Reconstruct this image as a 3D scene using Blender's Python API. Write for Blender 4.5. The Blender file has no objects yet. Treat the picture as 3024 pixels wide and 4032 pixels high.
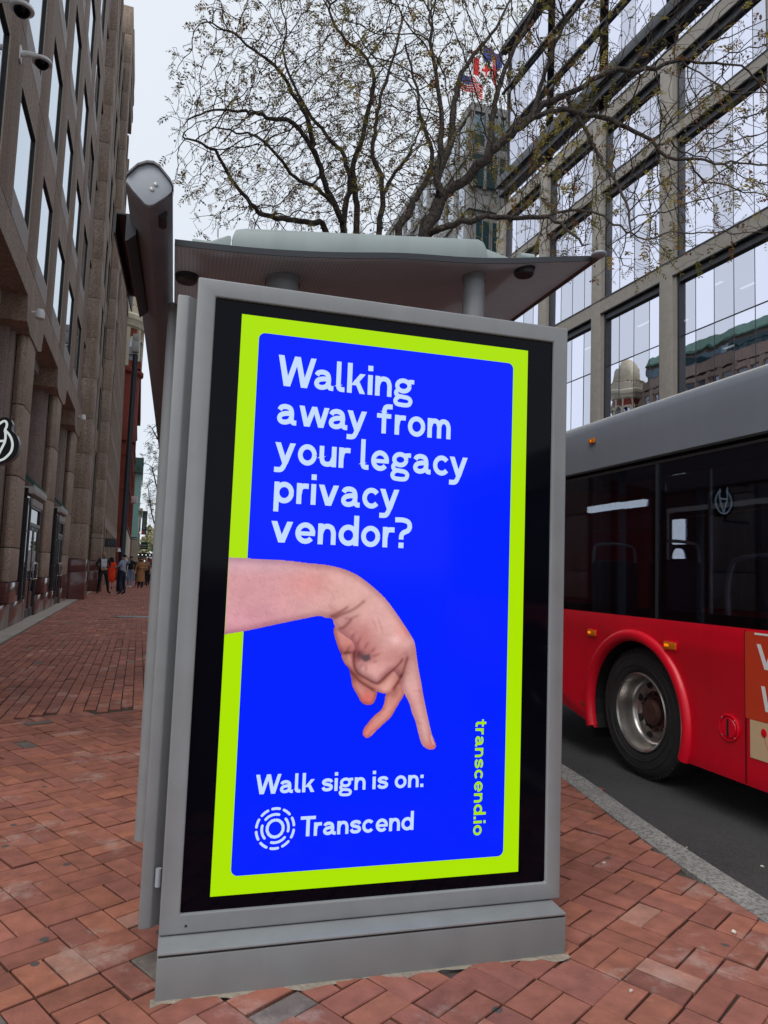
import bpy, bmesh, math, random
import numpy as np
from mathutils import Vector, Matrix
R_ = math.radians
random.seed(7); np.random.seed(7)
sc = bpy.context.scene
C = sc.collection

# ------------------------------------------------------------------ camera, sky, sun, exposure
EYE = 1.28
cam_d = bpy.data.cameras.new('camera'); cam = bpy.data.objects.new('camera', cam_d); C.objects.link(cam)
cam_d.sensor_fit = 'VERTICAL'; cam_d.sensor_height = 36.0; cam_d.lens = 25.0
cam_d.clip_start = 0.05; cam_d.clip_end = 6000
right = Vector((0.9631065, -0.2666883, 0.0360998)); down = Vector((0.0578113, 0.0740123, -0.9955802)); fwd = Vector((0.2628378, 0.9609368, 0.0866993))
m = Matrix((right, -down, -fwd)).transposed().to_4x4(); m.translation = Vector((0, 0, EYE))
cam.matrix_world = m
sc.camera = cam
sc.view_settings.view_transform = 'Standard'; sc.view_settings.look = 'None'
sc.view_settings.exposure = 1.0; sc.view_settings.gamma = 1.0
EXPO = 2 ** 1.0
SUN_EL, SUN_AZ = R_(52), R_(222)
w = bpy.data.worlds.new('World'); sc.world = w; w.use_nodes = True
wn, wl = w.node_tree.nodes, w.node_tree.links
bg = wn['Background']; bg.inputs['Strength'].default_value = 0.1
sky = wn.new('ShaderNodeTexSky'); sky.sky_type = 'NISHITA'; sky.sun_disc = False
sky.sun_elevation = SUN_EL; sky.sun_rotation = SUN_AZ; sky.dust_density = 3.0; sky.air_density = 1.0; sky.ozone_density = 1.0
wtc = wn.new('ShaderNodeTexCoord'); wno = wn.new('ShaderNodeTexNoise'); wno.inputs['Scale'].default_value = 2.2; wno.inputs['Detail'].default_value = 5
wl.new(wtc.outputs['Generated'], wno.inputs['Vector'])
wr = wn.new('ShaderNodeValToRGB'); wr.color_ramp.elements[0].position = 0.3; wr.color_ramp.elements[1].position = 0.75
wr.color_ramp.elements[0].color = (4.0, 4.32, 4.72, 1); wr.color_ramp.elements[1].color = (4.5, 4.7, 5.0, 1)
wl.new(wno.outputs['Fac'], wr.inputs['Fac'])
wm = wn.new('ShaderNodeMix'); wm.data_type = 'RGBA'; wm.inputs['Factor'].default_value = 0.9
wl.new(sky.outputs['Color'], wm.inputs['A']); wl.new(wr.outputs['Color'], wm.inputs['B']); wl.new(wm.outputs['Result'], bg.inputs['Color'])
sd = bpy.data.lights.new('sun', 'SUN'); sd.energy = 0.75; sd.angle = R_(40); sd.color = (1.0, 0.96, 0.9)
so = bpy.data.objects.new('sun', sd); C.objects.link(so)
sdir = Vector((math.sin(SUN_AZ) * math.cos(SUN_EL), math.cos(SUN_AZ) * math.cos(SUN_EL), math.sin(SUN_EL)))
so.rotation_euler = sdir.to_track_quat('Z', 'Y').to_euler(); so.location = (0, 0, 60)
sc.cycles.max_bounces = 8; sc.cycles.transparent_max_bounces = 12; sc.cycles.use_denoising = True

# ------------------------------------------------------------------ materials
def srgb(r, g, b):
    f = lambda c: (c / 255 / 12.92) if c / 255 <= 0.04045 else ((c / 255 + 0.055) / 1.055) ** 2.4
    return (f(r), f(g), f(b))

def mat(name, col, rough=0.6, metal=0.0, var=0.12, scale=6.0, bump=0.0, bscale=60.0, spec=0.5, speck=None, speck_scale=120.0, coat=0.0, streak=0.0):
    mt = bpy.data.materials.new(name); mt.use_nodes = True
    n, l = mt.node_tree.nodes, mt.node_tree.links; p = n['Principled BSDF']
    p.inputs['Roughness'].default_value = rough; p.inputs['Metallic'].default_value = metal
    p.inputs['Specular IOR Level'].default_value = spec; p.inputs['Coat Weight'].default_value = coat
    tc = n.new('ShaderNodeTexCoord'); vec = tc.outputs['Object']
    cur = None
    if var > 0:
        no = n.new('ShaderNodeTexNoise'); no.inputs['Scale'].default_value = scale; no.inputs['Detail'].default_value = 6; no.inputs['Roughness'].default_value = 0.6
        l.new(vec, no.inputs['Vector'])
        rp = n.new('ShaderNodeValToRGB'); rp.color_ramp.elements[0].position = 0.3; rp.color_ramp.elements[1].position = 0.7
        rp.color_ramp.elements[0].color = tuple(c * (1 - var) for c in col) + (1,); rp.color_ramp.elements[1].color = tuple(min(1, c * (1 + var)) for c in col) + (1,)
        l.new(no.outputs['Fac'], rp.inputs['Fac']); cur = rp.outputs['Color']
        rr = n.new('ShaderNodeMapRange'); rr.inputs['To Min'].default_value = max(0, rough - 0.08); rr.inputs['To Max'].default_value = min(1, rough + 0.08)
        l.new(no.outputs['Fac'], rr.inputs['Value']); l.new(rr.outputs['Result'], p.inputs['Roughness'])
    if speck:
        n2 = n.new('ShaderNodeTexNoise'); n2.inputs['Scale'].default_value = speck_scale; n2.inputs['Detail'].default_value = 3
        l.new(vec, n2.inputs['Vector'])
        r2 = n.new('ShaderNodeValToRGB'); r2.color_ramp.elements[0].position = 0.42; r2.color_ramp.elements[1].position = 0.62
        r2.color_ramp.elements[0].color = (0, 0, 0, 1); r2.color_ramp.elements[1].color = (1, 1, 1, 1)
        l.new(n2.outputs['Fac'], r2.inputs['Fac'])
        mx = n.new('ShaderNodeMix'); mx.data_type = 'RGBA'; l.new(r2.outputs['Color'], mx.inputs['Factor'])
        l.new(cur, mx.inputs['A']); mx.inputs['B'].default_value = tuple(speck) + (1,); cur = mx.outputs['Result']
    if streak > 0:
        mp = n.new('ShaderNodeMapping'); mp.inputs['Scale'].default_value = (3.0, 3.0, 0.12); l.new(vec, mp.inputs['Vector'])
        n3 = n.new('ShaderNodeTexNoise'); n3.inputs['Scale'].default_value = 3.0; n3.inputs['Detail'].default_value = 4; l.new(mp.outputs['Vector'], n3.inputs['Vector'])
        r3 = n.new('ShaderNodeMapRange'); r3.inputs['From Min'].default_value = 0.35; r3.inputs['From Max'].default_value = 0.65
        r3.inputs['To Min'].default_value = 1 - streak; r3.inputs['To Max'].default_value = 1.0; l.new(n3.outputs['Fac'], r3.inputs['Value'])
        mx = n.new('ShaderNodeMix'); mx.data_type = 'RGBA'; mx.blend_type = 'MULTIPLY'; mx.inputs['Factor'].default_value = 1
        l.new(cur, mx.inputs['A']); l.new(r3.outputs['Result'], mx.inputs['B']); cur = mx.outputs['Result']
    if cur is None: p.inputs['Base Color'].default_value = tuple(col) + (1,)
    else: l.new(cur, p.inputs['Base Color'])
    if bump > 0:
        nb = n.new('ShaderNodeTexNoise'); nb.inputs['Scale'].default_value = bscale; nb.inputs['Detail'].default_value = 5; l.new(vec, nb.inputs['Vector'])
        b = n.new('ShaderNodeBump'); b.inputs['Strength'].default_value = bump; b.inputs['Distance'].default_value = 0.01
        l.new(nb.outputs['Fac'], b.inputs['Height']); l.new(b.outputs['Normal'], p.inputs['Normal'])
    return mt

def emit(name, col, strength=1.0, spec=0.09, rough=0.10):
    mt = bpy.data.materials.new(name); mt.use_nodes = True; p = mt.node_tree.nodes['Principled BSDF']
    p.inputs['Base Color'].default_value = (0.0006, 0.0006, 0.0006, 1); p.inputs['Roughness'].default_value = rough; p.inputs['Specular IOR Level'].default_value = spec
    p.inputs['Emission Color'].default_value = tuple(col) + (1,); p.inputs['Emission Strength'].default_value = strength / EXPO
    return mt

def attr_mat(name, attr, rough=0.7, emission=False, transl=0.0, noise=0.0, bump=0.0, bscale=80):
    mt = bpy.data.materials.new(name); mt.use_nodes = True; n, l = mt.node_tree.nodes, mt.node_tree.links; p = n['Principled BSDF']
    a = n.new('ShaderNodeVertexColor'); a.layer_name = attr; p.inputs['Roughness'].default_value = rough
    if emission:
        p.inputs['Base Color'].default_value = (0.0006, 0.0006, 0.0006, 1); p.inputs['Specular IOR Level'].default_value = 0.09; p.inputs['Roughness'].default_value = 0.10
        l.new(a.outputs['Color'], p.inputs['Emission Color']); p.inputs['Emission Strength'].default_value = 1 / EXPO
        return mt
    cur = a.outputs['Color']
    if noise > 0:
        tc = n.new('ShaderNodeTexCoord'); no = n.new('ShaderNodeTexNoise'); no.inputs['Scale'].default_value = 14; no.inputs['Detail'].default_value = 7; l.new(tc.outputs['Object'], no.inputs['Vector'])
        r = n.new('ShaderNodeMapRange'); r.inputs['From Min'].default_value = 0.25; r.inputs['From Max'].default_value = 0.75; r.inputs['To Min'].default_value = 1 - noise; r.inputs['To Max'].default_value = 1 + noise; l.new(no.outputs['Fac'], r.inputs['Value'])
        mx = n.new('ShaderNodeMix'); mx.data_type = 'RGBA'; mx.blend_type = 'MULTIPLY'; mx.inputs['Factor'].default_value = 1; l.new(cur, mx.inputs['A']); l.new(r.outputs['Result'], mx.inputs['B']); cur = mx.outputs['Result']
    l.new(cur, p.inputs['Base Color'])
    if bump:
        tc = n.new('ShaderNodeTexCoord'); nb = n.new('ShaderNodeTexNoise'); nb.inputs['Scale'].default_value = bscale; nb.inputs['Detail'].default_value = 6; l.new(tc.outputs['Object'], nb.inputs['Vector'])
        b = n.new('ShaderNodeBump'); b.inputs['Strength'].default_value = bump; b.inputs['Distance'].default_value = 0.006; l.new(nb.outputs['Fac'], b.inputs['Height']); l.new(b.outputs['Normal'], p.inputs['Normal'])
    if transl > 0:
        t = n.new('ShaderNodeBsdfTranslucent'); l.new(cur, t.inputs['Color']); ms = n.new('ShaderNodeMixShader'); ms.inputs['Fac'].default_value = transl
        l.new(p.outputs['BSDF'], ms.inputs[1]); l.new(t.outputs['BSDF'], ms.inputs[2]); l.new(ms.outputs['Shader'], n['Material Output'].inputs['Surface'])
    return mt

def glass(name, mirror, tint=(0.8, 0.85, 0.95), thru=(0.3, 0.33, 0.36), wave=0.0, wscale=0.6, base=(0.02, 0.025, 0.03), fac=1.0, rough=0.0):
    """window pane: part mirror, part see-through (thru) or dark (base)"""
    mt = bpy.data.materials.new(name); mt.use_nodes = True; n, l = mt.node_tree.nodes, mt.node_tree.links
    for x in list(n):
        if x.type == 'BSDF_PRINCIPLED': n.remove(x)
    g = n.new('ShaderNodeBsdfGlossy'); g.inputs['Color'].default_value = tuple(tint) + (1,); g.inputs['Roughness'].default_value = rough
    if wave > 0:
        tc = n.new('ShaderNodeTexCoord'); no = n.new('ShaderNodeTexNoise'); no.inputs['Scale'].default_value = wscale; no.inputs['Detail'].default_value = 1.5; l.new(tc.outputs['Object'], no.inputs['Vector'])
        b = n.new('ShaderNodeBump'); b.inputs['Strength'].default_value = wave; b.inputs['Distance'].default_value = 0.1; l.new(no.outputs['Fac'], b.inputs['Height']); l.new(b.outputs['Normal'], g.inputs['Normal'])
    if thru is not None:
        t = n.new('ShaderNodeBsdfTransparent'); t.inputs['Color'].default_value = tuple(thru) + (1,)
    else:
        t = n.new('ShaderNodeBsdfDiffuse'); t.inputs['Color'].default_value = tuple(base) + (1,)
    ms = n.new('ShaderNodeMixShader')
    fr = n.new('ShaderNodeFresnel'); fr.inputs['IOR'].default_value = 1.5
    mr = n.new('ShaderNodeMapRange'); mr.inputs['To Min'].default_value = mirror; mr.inputs['To Max'].default_value = fac; l.new(fr.outputs['Fac'], mr.inputs['Value'])
    l.new(mr.outputs['Result'], ms.inputs['Fac']); l.new(t.outputs['BSDF'], ms.inputs[1]); l.new(g.outputs['BSDF'], ms.inputs[2]); l.new(ms.outputs['Shader'], n['Material Output'].inputs['Surface'])
    return mt

M = {}
M['alu'] = mat('painted_aluminium', srgb(134, 137, 139), 0.45, 0.0, 0.06, 9, 0.03, 220, streak=0.05)
M['alu_d'] = mat('aluminium_darker', srgb(124, 127, 128), 0.45, 0.0, 0.05, 4, 0.06, 140, streak=0.07)
M['beam'] = mat('brown_grey_beam', srgb(116, 116, 122), 0.5, 0.2, 0.1, 4, streak=0.1)
M['beam_cap'] = mat('light_cap', srgb(158, 164, 172), 0.5, 0.1, 0.08, 8, 0.05)
M['black_gloss'] = mat('black_glass_border', (0.002, 0.002, 0.005), 0.06, 0, 0, spec=0.12)
M['black'] = mat('black_rubber', (0.012, 0.012, 0.013), 0.55, 0, 0.2, 8)
M['dark_metal'] = mat('dark_metal', srgb(52, 54, 58), 0.4, 0.3, 0.15, 5)
M['granite'] = mat('brown_granite', srgb(174, 153, 136), 0.75, 0, 0.16, 1.2, 0.3, 45, speck=srgb(140, 121, 107), speck_scale=26, streak=0.22)
M['granite_rough'] = mat('rough_granite', srgb(176, 157, 140), 0.9, 0, 0.14, 3, .4, 30, speck=srgb(146, 128, 114), speck_scale=34, streak=.15)
M['granite_smooth'] = mat('smooth_granite', srgb(150, 134, 126), 0.5, 0, 0.12, 2, 0.1, 60, speck=srgb(126, 110, 103), speck_scale=40)
M['pink'] = mat('polished_pink_granite', srgb(118, 78, 74), 0.12, 0, 0.18, 2.5, 0, 60, speck=srgb(84, 52, 50), speck_scale=55)
M['red_panel'] = mat('dark_red_panel', srgb(108, 56, 52), 0.6, 0, 0.15, 2)
M['green_metal'] = mat('green_metal_canopy', srgb(52, 92, 84), 0.4, 0.2, 0.12, 4)
M['copper'] = mat('green_copper_roof', srgb(104, 142, 124), 0.7, 0, 0.15, 1.2, streak=0.3)
M['winframe'] = mat('pale_window_frame', srgb(176, 168, 150), 0.5, 0.2, 0.05)
M['reveal'] = mat('dark_reveal', srgb(38, 38, 42), 0.6, 0, 0.1)
M['lgrey'] = mat('light_grey_stone', srgb(176, 174, 170), 0.8, 0, 0.12, 4, 0.15, 60)
M['kerb'] = mat('kerb_granite', srgb(150, 150, 146), 0.85, 0, 0.18, 3, 0.4, 60, speck=srgb(108, 108, 106), speck_scale=70)
M['asphalt'] = mat('asphalt', (0.036, 0.038, 0.041), 0.9, 0, 0.55, 1.1, 0.9, 90, speck=(0.075, 0.076, 0.078), speck_scale=150)
M['joint'] = mat('brick_joint_sand', (0.075, 0.058, 0.048), 1.0, 0, 0.4, 12, 0.5, 80)
M['mortar'] = mat('pale_mortar', srgb(150, 140, 126), 0.95, 0, 0.2, 20, 0.8, 60)
M['stone_strip'] = mat('pale_paving_strip', srgb(176, 164, 152), 0.85, 0, 0.15, 3, 0.2, 60)
M['red_paint'] = mat('red_bus_paint', srgb(218, 6, 38), 0.34, 0, 0.07, 1.6, coat=0.1, streak=.05)
M['grey_paint'] = mat('grey_bus_paint', srgb(116, 122, 132), 0.38, 0.0, 0.05, 1.5, coat=0.1, streak=.05)
M['orange_ad'] = mat('orange_red_ad', srgb(196, 62, 36), 0.35, 0, 0.04)
M['beige_ad'] = mat('beige_ad', srgb(206, 178, 140), 0.4, 0, 0.04)
M['white'] = mat('white_paint', srgb(225, 226, 226), 0.45, 0, 0.04)
M['rubber'] = mat('tyre_rubber', (0.018, 0.018, 0.02), 0.75, 0, 0.25, 9, 0.3, 60)
M['rim'] = mat('brushed_aluminium_rim', srgb(176, 172, 168), 0.28, 0.9, 0.12, 5)
M['amber'] = emit('amber_lamp', srgb(255, 140, 10), 0.9); M['amber_lens'] = mat('amber_lens', srgb(200, 110, 20), 0.2)
M['brick_tower'] = mat('red_brick', srgb(140, 62, 50), 0.85, 0, 0.15, 1.5, 0.2, 30, streak=0.15)
M['cream'] = mat('cream_stone', srgb(205, 195, 170), 0.8, 0, 0.1, 1.5)
M['dome'] = mat('weathered_dome', srgb(188, 178, 150), 0.6, 0, 0.18, 0.8, streak=0.2)
M['pier_brick'] = mat('grey_beige_brick', srgb(146, 141, 134), 0.85, 0, 0.1, 3, 0.1, 60)
M['bark'] = mat('bark', srgb(74, 67, 62), 0.95, 0, 0.35, 9, 0.9, 40, speck=srgb(40, 36, 33), speck_scale=30)
M['twig'] = mat('twig_bark', srgb(72, 64, 58), 0.9, 0, 0.25, 6)
M['beige'] = mat('beige_limestone', srgb(132, 132, 132), 0.8, 0, 0.1, 1)
M['teal_glass'] = glass('teal_glass', 0.14, (0.7, 0.85, 0.92), None, 0, base=(0.02, 0.055, 0.065))
M['win_left'] = glass('sky_mirror_glass', 0.62, (0.86, 0.92, 0.98), None, 0.004, 1.5, base=(0.03, 0.035, 0.045))
M['win_far'] = glass('dim_mirror_glass', 0.5, (0.85, 0.9, 0.97), None, 0, base=(0.03, 0.035, 0.045))
M['win_glass'] = glass('curtain_wall_glass', 0.74, (0.86, 0.87, 0.98), (0.5, 0.55, 0.65), 0.05, 0.8)
M['shop_glass'] = glass('shop_glass', 0.10, (0.9, 0.92, 0.95), None, 0, base=(0.012, 0.015, 0.02), fac=0.9)
M['bus_glass'] = glass('tinted_bus_glass', 0.0, (0.8, 0.86, 1.0), (0.45, 0.48, 0.52), 0, fac=0.6)
M['interior'] = mat('office_interior', (0.16, 0.16, 0.17), 0.9, 0, 0.1)
M['lamp_white'] = emit('white_lamp', (1.0, 0.97, 0.9), 1.3); M['bus_glow'] = emit('bus_strip_and_window_glow', (1.0, 1.0, 0.97), 2.4); M['fill_ceil'] = emit('bus_fill_lamp', (1.0, 1.0, 0.97), 9.0); M['lamp_warm'] = emit('warm_lamp', (1.0, 0.85, 0.6), 1.2)

# ------------------------------------------------------------------ mesh helpers
class MB:
    def __init__(s): s.v = []; s.f = []; s.m = []
    def add(s, vs, fs, m=0, T=None):
        b = len(s.v)
        for p in vs:
            s.v.append(tuple(T @ Vector(p)) if T is not None else tuple(p))
        for f in fs: s.f.append([b + i for i in f]); s.m.append(m)
        return s
    def box(s, x0, x1, y0, y1, z0, z1, m=0, T=None):
        return s.add([(x0, y0, z0), (x1, y0, z0), (x1, y1, z0), (x0, y1, z0), (x0, y0, z1), (x1, y0, z1), (x1, y1, z1), (x0, y1, z1)],
                     [(0, 3, 2, 1), (4, 5, 6, 7), (0, 1, 5, 4), (1, 2, 6, 5), (2, 3, 7, 6), (3, 0, 4, 7)], m, T)
    def prism(s, poly, a0, a1, axis='z', m=0, T=None):
        n = len(poly)
        def P(u, v, a): return {'z': (u, v, a), 'y': (u, a, v), 'x': (a, u, v)}[axis]
        vs = [P(u, v, a0) for u, v in poly] + [P(u, v, a1) for u, v in poly]
        fs = [list(range(n))[::-1], list(range(n, 2 * n))] + [(i, (i + 1) % n, n + (i + 1) % n, n + i) for i in range(n)]
        return s.add(vs, fs, m, T)
    def loft(s, rings, m=0, cap=True, T=None):
        n = len(rings[0]); vs = [p for r in rings for p in r]; fs = []
        for k in range(len(rings) - 1):
            for i in range(n): fs.append((k * n + i, k * n + (i + 1) % n, (k + 1) * n + (i + 1) % n, (k + 1) * n + i))
        if cap: fs.append(list(range(n))[::-1]); fs.append([(len(rings) - 1) * n + i for i in range(n)])
        return s.add(vs, fs, m, T)
    def tube(s, path, rad, n=8, m=0, cap=True, T=None):
        path = [Vector(p) for p in path]; rs = rad if isinstance(rad, (list, tuple)) else [rad] * len(path)
        rings = []; ref = Vector((0, 0, 1))
        for i, p in enumerate(path):
            d = (path[min(i + 1, len(path) - 1)] - path[max(i - 1, 0)])
            d = d.normalized() if d.length > 1e-9 else Vector((0, 0, 1))
            if abs(d.dot(ref)) > 0.95: ref = Vector((1, 0, 0)) if abs(d.x) < 0.9 else Vector((0, 1, 0))
            u = d.cross(ref).normalized(); v = d.cross(u); ref = -v if abs(v.length) > 0 else ref
            rings.append([p + (u * math.cos(2 * math.pi * k / n) + v * math.sin(2 * math.pi * k / n)) * rs[i] for k in range(n)])
        return s.loft(rings, m, cap, T)
    def lathe(s, prof, n=24, axis='z', c=(0, 0, 0), m=0, T=None, cap=False):
        rings = []
        for r, a in prof:
            ring = []
            for k in range(n):
                t = 2 * math.pi * k / n; u, v = r * math.cos(t), r * math.sin(t)
                ring.append({'z': (c[0] + u, c[1] + v, c[2] + a), 'y': (c[0] + u, c[1] + a, c[2] + v), 'x': (c[0] + a, c[1] + u, c[2] + v)}[axis])
            rings.append(ring)
        return s.loft(rings, m, cap, T)
    def ell(s, c, r, n=12, k=8, m=0, T=None):
        rings = []
        for i in range(k + 1):
            ph = math.pi * i / k; rr = max(math.sin(ph), 0.02)
            rings.append([(c[0] + r[0] * rr * math.cos(2 * math.pi * j / n), c[1] + r[1] * rr * math.sin(2 * math.pi * j / n), c[2] - r[2] * math.cos(ph)) for j in range(n)])
        return s.loft(rings, m, True, T)
    def build(s, name, mats, parent=None, bevel=0.0, smooth=None, seg=2, fix=True, tag_=None):
        me = bpy.data.meshes.new(name); me.from_pydata(s.v, [], s.f)
        for x in (mats if isinstance(mats, (list, tuple)) else [mats]): me.materials.append(x)
        me.polygons.foreach_set('material_index', s.m)
        if fix or bevel:
            bm = bmesh.new(); bm.from_mesh(me)
            if fix: bmesh.ops.recalc_face_normals(bm, faces=bm.faces)
            if bevel:
                es = [e for e in bm.edges if len(e.link_faces) == 2 and e.calc_face_angle(0) > R_(28)]
                bmesh.ops.bevel(bm, geom=es, offset=bevel, segments=seg, affect='EDGES', profile=0.5, clamp_overlap=True)
            bm.to_mesh(me); bm.free()
        if smooth or bevel:
            me.polygons.foreach_set('use_smooth', [True] * len(me.polygons)); me.set_sharp_from_angle(angle=R_(smooth or 40))
        o = bpy.data.objects.new(name, me); C.objects.link(o)
        if parent is not None: o.parent = parent
        return o

def thing(name, label, cat, loc=(0, 0, 0), rz=0.0, group=None):
    o = bpy.data.objects.new(name, None); C.objects.link(o); o.empty_display_size = 0.2
    o.location = loc; o.rotation_euler = (0, 0, rz); o['label'] = label; o['category'] = cat
    if group: o['group'] = group
    return o
def tag(o, label, cat, group=None):
    o['label'] = label; o['category'] = cat
    if group: o['group'] = group
    return o
def kind(o, k='structure'): o['kind'] = k; return o
def copy_tree(o, parent=None):
    c = o.copy(); C.objects.link(c)
    if parent is not None: c.parent = parent
    for ch in o.children: copy_tree(ch, c)
    return c
def arc(cx, cy, rx, ry, a0, a1, n=14): return [(cx + rx * math.cos(R_(a0 + (a1 - a0) * i / n)), cy + ry * math.sin(R_(a0 + (a1 - a0) * i / n))) for i in range(n + 1)]
def smooth_path(pts, k=6):
    out = []; n = len(pts)
    for i in range(n - 1):
        p0, p1, p2, p3 = pts[max(i - 1, 0)], pts[i], pts[i + 1], pts[min(i + 2, n - 1)]
        for j in range(k):
            t = j / k
            out.append(tuple(0.5 * ((2 * b) + (c - a) * t + (2 * a - 5 * b + 4 * c - d) * t * t + (3 * b - a - 3 * c + d) * t ** 3) for a, b, c, d in zip(p0, p1, p2, p3)))
    out.append(tuple(pts[-1])); return out

# ------------------------------------------------------------------ lettering: a stroke alphabet (x-height = 1)
H_ = 0.13
def ribbon(pts, w):
    pts = [Vector((p[0], p[1])) for p in pts]; n = len(pts); L = []; Rr = []
    for i in range(n):
        a = (pts[i] - pts[i - 1]).normalized() if i > 0 else None; b = (pts[i + 1] - pts[i]).normalized() if i < n - 1 else None
        if a is None: a = b
        if b is None: b = a
        t = (a + b); t = t.normalized() if t.length > 1e-6 else a
        nrm = Vector((-t.y, t.x)); sc_ = 1 / max(0.5, nrm.dot(Vector((-a.y, a.x))))
        L.append(pts[i] + nrm * w / 2 * sc_); Rr.append(pts[i] - nrm * w / 2 * sc_)
    return [(L[i], Rr[i], Rr[i + 1], L[i + 1]) for i in range(n - 1)]
def Q(x0t, x1t, yt, x0b, x1b, yb): return ('q', [(x0t, yt), (x0b, yb), (x1b, yb), (x1t, yt)])
def S(pts, w=0.245): return ('s', pts, w)
def B(x0, x1, y0, y1): return ('q', [(x0, y1), (x0, y0), (x1, y0), (x1, y1)])
sm = smooth_path
GL = {
 'W': (1.95, [Q(0, .29, 1.5, .32, .63, 0), Q(.83, 1.1, 1.5, .36, .65, 0), Q(.85, 1.13, 1.5, 1.2, 1.5, 0), Q(1.67, 1.95, 1.5, 1.23, 1.52, 0)]),
 'a': (1.02, [S(sm([(.13, .70), (.22, .83), (.45, .88), (.68, .80), (.76, .58), (.76, .28), (.84, .135), (1.02, .12)])), S(sm([(.76, .56), (.45, .545), (.21, .46), (.13, .3), (.22, .16), (.42, .12), (.65, .2), (.76, .40)]), .24)]),
 'l': (.46, [S([(.13, 1.5), (.13, .30)] + sm([(.13, .30), (.17, .17), (.28, .12), (.46, .12)]))]),
 'k': (.98, [B(0, .26, 0, 1.5), Q(.68, .98, 1.0, .2, .48, .40), Q(.36, .62, .66, .68, .98, 0)]),
 'i': (.27, [B(0, .26, 0, 1), B(-.005, .265, 1.2, 1.47)]),
 'n': (.92, [B(0, .26, 0, 1), S(sm([(.15, .55), (.26, .80), (.47, .88), (.69, .80), (.785, .56)]) + [(.785, 0)])]),
 'g': (1.1, [S(arc(.5, .63, .34, .27, 0, 360, 28), .23), S(sm([(.76, .76), (.84, .86), (1.1, .87)]), .22), S(sm([(.26, .42), (.13, .32), (.12, .2), (.24, .1), (.5, .07), (.78, .03), (.92, -.1), (.86, -.28), (.7, -.34), (.4, -.34), (.16, -.3), (.08, -.14), (.2, .02), (.3, .08)]), .22)]),
 'w': (1.6, [Q(0, .27, 1, .28, .57, 0), Q(.67, .93, 1, .3, .58, 0), Q(.675, .935, 1, 1.03, 1.3, 0), Q(1.33, 1.6, 1, 1.04, 1.31, 0)]),
 'y': (1.07, [Q(0, .29, 1, .40, .68, .02), Q(.78, 1.07, 1, .40, .69, 0), S(sm([(.56, .05), (.47, -.15), (.38, -.27), (.25, -.31), (.0, -.31)]), .25)]),
 'f': (.88, [S([(.40, 0), (.40, 1.08)] + sm([(.40, 1.08), (.44, 1.27), (.57, 1.36), (.86, 1.37)]), .25), B(0, .8, .77, 1.0)]),
 'r': (.62, [B(0, .26, 0, 1), S(sm([(.15, .5), (.2, .74), (.34, .865), (.62, .87)]), .25)]),
 'o': (1.0, [S(arc(.5, .5, .375, .395, 0, 360, 32))]),
 'm': (1.36, [B(0, .26, 0, 1), S(sm([(.15, .6), (.25, .82), (.42, .88), (.60, .8), (.68, .58)]) + [(.68, 0)], .25), S(sm([(.68, .6), (.78, .82), (.95, .88), (1.14, .8), (1.23, .58)]) + [(1.23, 0)], .25)]),
 'u': (.92, [S([(.13, 1), (.13, .45)] + sm([(.13, .45), (.21, .2), (.42, .12), (.65, .19), (.77, .45)])), B(.66, .92, 0, 1)]),
 'e': (1.0, [S(arc(.5, .5, .375, .39, -2, 322, 30)), B(.2, .985, .38, .58)]),
 'c': (1.0, [S(arc(.5, .5, .375, .39, 38, 322, 28))]),
 'p': (1.03, [B(0, .26, -.42, 1), S(arc(.52, .5, .375, .39, 0, 360, 32), .25)]),
 'v': (1.07, [Q(0, .29, 1, .38, .68, 0), Q(.78, 1.07, 1, .39, .69, 0)]),
 'd': (1.03, [S(arc(.5, .5, .375, .39, 0, 360, 32), .25), B(.77, 1.03, 0, 1.47)]),
 '?': (.92, [S(sm([(.0, 1.38), (.4, 1.39), (.7, 1.3), (.79, 1.08), (.7, .88), (.46, .76), (.36, .62), (.35, .42)])), B(.215, .485, 0, .27)]),
 's': (.9, [S(sm([(.80, .70), (.70, .84), (.46, .885), (.22, .82), (.15, .70), (.24, .585), (.48, .525), (.71, .44), (.78, .30), (.68, .16), (.45, .115), (.22, .16), (.11, .32)]), .25)]),
 ':': (.27, [B(0, .27, 0, .27), B(0, .27, .73, 1.0)]),
 'T': (1.18, [B(0, 1.18, 1.25, 1.5), B(.45, .73, 0, 1.3)]),
 't': (.72, [S([(.35, 1.3), (.35, .32)] + sm([(.35, .32), (.39, .17), (.5, .12), (.72, .12)])), B(0, .7, .76, 1.0)]),
 '.': (.27, [B(0, .27, 0, .27)]), ' ': (.56, []),
 'D': (1.2, [B(0, .28, 0, 1.5), S([(.14, 1.37), (.5, 1.37)] + sm([(.5, 1.37), (.85, 1.25), (1.05, .95), (1.05, .55), (.85, .25), (.5, .13)]) + [(.14, .13)])]),
 'B': (1.1, [B(0, .28, 0, 1.5), S([(.14, 1.37), (.5, 1.37)] + sm([(.5, 1.37), (.82, 1.25), (.82, .95), (.5, .8)]) + [(.14, .8)]), S([(.14, .8), (.55, .8)] + sm([(.55, .8), (.93, .65), (.93, .28), (.55, .13)]) + [(.14, .13)])]),
 'V': (1.5, [Q(0, .32, 1.5, .58, .92, 0), Q(1.18, 1.5, 1.5, .58, .92, 0)]),
}
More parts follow.
